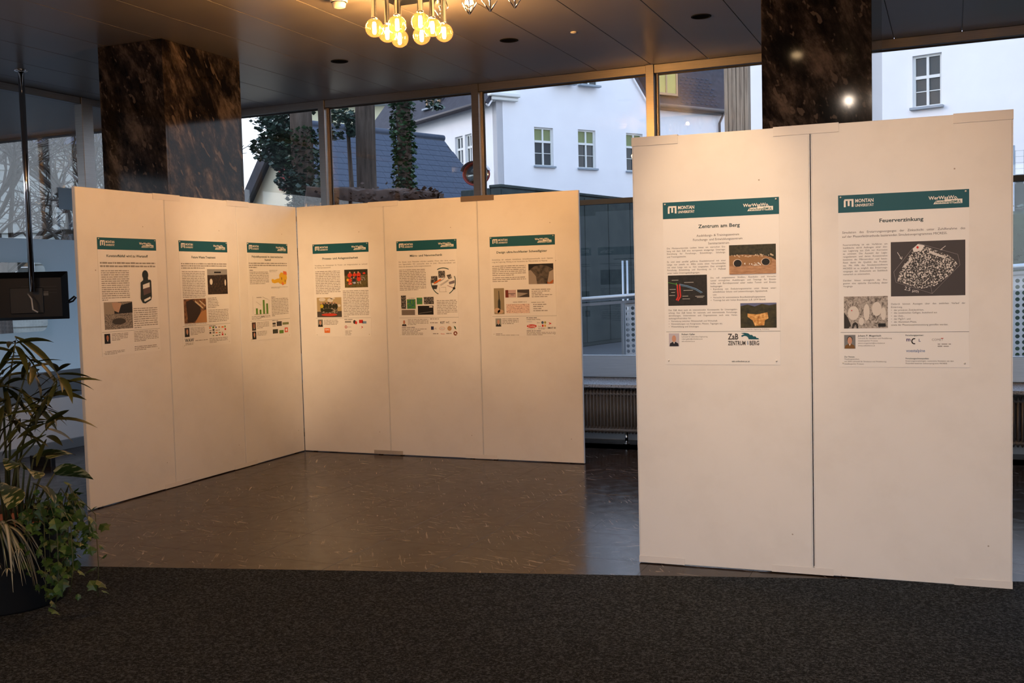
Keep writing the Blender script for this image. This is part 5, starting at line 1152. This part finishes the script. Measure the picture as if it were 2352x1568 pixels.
# retaining wall and hedge beyond the ramp
rw = empty('retaining_wall', (-10.0, 23.1, -.15), math.atan2(.98, .19), 'dark weathered retaining wall in front of the white house', 'wall')
MB().bbox(0, 12, 0, .3, 0, 4.1, .02).bbox(-.02, 12.02, -.03, .33, 4.1, 4.17, .01).build('wall_face', 'retaining', rw)
for k in range(9): MB().bbox(k*1.33+.02, k*1.33+1.31, -.025, 0, .1, 4.05, .012).build('concrete_panel', 'retaining', rw)
MB().bbox(-.0, .3, .3, 1.2, 0, 4.1, .02).build('return_wall', 'retaining', rw)
bk = empty('bank_wall', (-3.2, 25.5, -.15), 0, 'long dark bank wall beyond the ramp railing', 'wall')
MB().bbox(-4.0, 14, 0, .4, 0, 3.5, .03).bbox(-4.0, 14, -.05, .45, 3.5, 3.6, .01).build('wall_face', 'retaining', bk)
hg = empty('ivy_hedge', (2.2, 19.7, -.15), 0, 'dark leafy hedge beyond the railing at the right edge', 'hedge')
hg.scale = (1.35, 1.35, 1.1)
MB().bbox(-1.25, 1.6, 0, .6, 0, 2.55, .05).build('core', 'tree_ivy', hg)
leaves_stuff('leaves', 'tree_ivy', hg, [(rnd.uniform(-1.3, 1.6), rnd.uniform(-.08, .3), rnd.uniform(.5, 2.65)) for k in range(2200)], .05, .1, 4)
ms = empty('mesh_fence', (1.62, 21.15, -.15), 0, 'thin wire mesh fence above the hedge at the right edge', 'fence')
ms.scale = (1.35, 1.35, 1.16)
wf = MB()
for k in range(24): wf.tube([(-.42+k*.10, 0, 2.9), (-.42+k*.10, 0, 3.42)], .0035, 4)
for k in range(6): wf.tube([(-.45, 0, 2.95+k*.093), (2.0, 0, 2.95+k*.093)], .0035, 4)
wf.build('wire_mesh', 'galvanised', ms)['kind'] = 'stuff'
for x_ in (-.45, 2.0): MB().tube([(x_, 0, 0), (x_, 0, 3.5)], .025, 8).build('post', 'galvanised', ms, True)
MB().box(-.6, 2.2, .02, .3, 0, 3.05).build('parapet', 'retaining', ms)
# ramp with perforated railing just outside the window
rp = empty('ramp_railing', (0, 16.0, 0), 0, 'steel handrail rising to the right outside the window with perforated panels', 'railing')
zr = lambda x_: 1.397+(x_+5.52)*.0547
MB().tube([(-7.2, 0, zr(-7.2)-.04), (4.2, 0, zr(4.2)-.04)], .041, 12).build('handrail', 'galvanised', rp, True)
MB().add([(-7.2, -.028, zr(-7.2)-.15), (4.2, -.028, zr(4.2)-.15), (4.2, -.028, zr(4.2)-.105), (-7.2, -.028, zr(-7.2)-.105), (-7.2, .028, zr(-7.2)-.15), (4.2, .028, zr(4.2)-.15), (4.2, .028, zr(4.2)-.105), (-7.2, .028, zr(-7.2)-.105)], [(0, 1, 2, 3), (7, 6, 5, 4), (0, 4, 5, 1), (3, 2, 6, 7), (0, 3, 7, 4), (1, 5, 6, 2)]).build('under_rail', 'galvanised', rp)
for x_ in (-7.04, -4.86, -2.69, -.55, 1.59, 3.73): MB().bbox(x_-.02, x_+.02, -.027, .027, -.15, zr(x_)-.14, .003).build('post', 'galvanised', rp)
def perf_panel(x0, x1, par):    # sheet with real round holes
    m = MB(); s_ = .0855; nx = int((x1-x0)/s_); nz_ = 15; r_ = .029; K = 12
    for i in range(nx):
        for j in range(nz_):
            cx = x0+(i+.5)*s_; top_ = zr(cx)-.235-j*s_; vs = []; 
            for k in range(K):
                a = 2*PI*k/K+PI/K; c_, d_ = math.cos(a), math.sin(a); f_ = 1/max(abs(c_), abs(d_)); vs += [(cx+c_*r_, 0, top_+d_*r_), (cx+c_*f_*s_/2, 0, top_+d_*f_*s_/2)]
            m.add(vs, [(2*k, 2*k+1, (2*k+3) % (2*K), (2*k+2) % (2*K)) for k in range(K)])
    o_ = m.build('perforated_panel', 'perf_sheet', par)
    md = o_.modifiers.new('thick', 'SOLIDIFY'); md.thickness = .004
    MB().add([(x0, .001, zr(x0)-.192), (x1, .001, zr(x1)-.192), (x1, .001, zr(x1)-.15), (x0, .001, zr(x0)-.15), (x0, -.003, zr(x0)-.192), (x1, -.003, zr(x1)-.192), (x1, -.003, zr(x1)-.15), (x0, -.003, zr(x0)-.15)], [(0, 1, 2, 3), (7, 6, 5, 4), (0, 4, 5, 1), (3, 2, 6, 7)]).build('panel_rim', 'perf_sheet', par)
for a, b_ in ((-4.82, -2.76), (-2.64, -.6), (-.5, 1.54), (1.64, 3.68)): perf_panel(a, b_, rp)
tag(MB().add([(-8, 15.8, -.15), (5, 15.8, -.15), (5, 18.0, -.15), (-8, 18, -.15), (-8, 15.8, -.05), (5, 15.8, .5), (5, 18, .5), (-8, 18, -.05)], [(3, 2, 1, 0), (4, 5, 6, 7), (0, 1, 5, 4), (1, 2, 6, 5), (2, 3, 7, 6), (3, 0, 4, 7)]).build('ramp', 'asphalt'), 'dark sloping access ramp outside below the steel handrail', 'ramp')
for x_, lab in ((-5.60, 'thin galvanised post beyond the railing, left of the pair'), (-5.515, 'thin galvanised post beyond the railing, right of the pair')): tag(MB().tube([(x_, 18.5, -.15), (x_, 18.5, 2.01)], .02, 10).build('steel_post', 'galvanised', None, True), lab, 'post', 'steel posts by the ramp')
# traffic mirror
tmr = empty('traffic_mirror', (-5.48, 11.92, -.15), R(8), 'round traffic mirror with red rim outside behind the second mullion', 'mirror')
MB().tube([(0, .06, 0), (0, .06, 3.3)], .03, 10).build('post', 'galvanised', tmr, True)
mo = MB().lathe([(.0, .05), (.10, .05), (.17, .02), (.178, -.03), (.165, -.035), (.155, .0)], n=28); mo.v = [(x_, z_, y_*.85+3.18) for (x_, y_, z_) in mo.v]; mo.build('rim', 'mirror_red', tmr, True)
mo = MB().lathe([(.0, -.03), (.08, -.024), (.155, -.002)], n=28); mo.v = [(x_, z_, y_*.85+3.18) for (x_, y_, z_) in mo.v]; mo.build('mirror_face', 'mirror_face', tmr, True)
mo = MB().lathe([(.182, -.12), (.182, .02)], n=28); mo.v = [(x_, z_, y_*.85+3.18) for (x_, y_, z_) in mo.v]
mo.f = [f for f in mo.f if sum(mo.v[i][2] for i in f)/len(f) > 3.22]; mo.build('hood', 'galvanised', tmr, True)
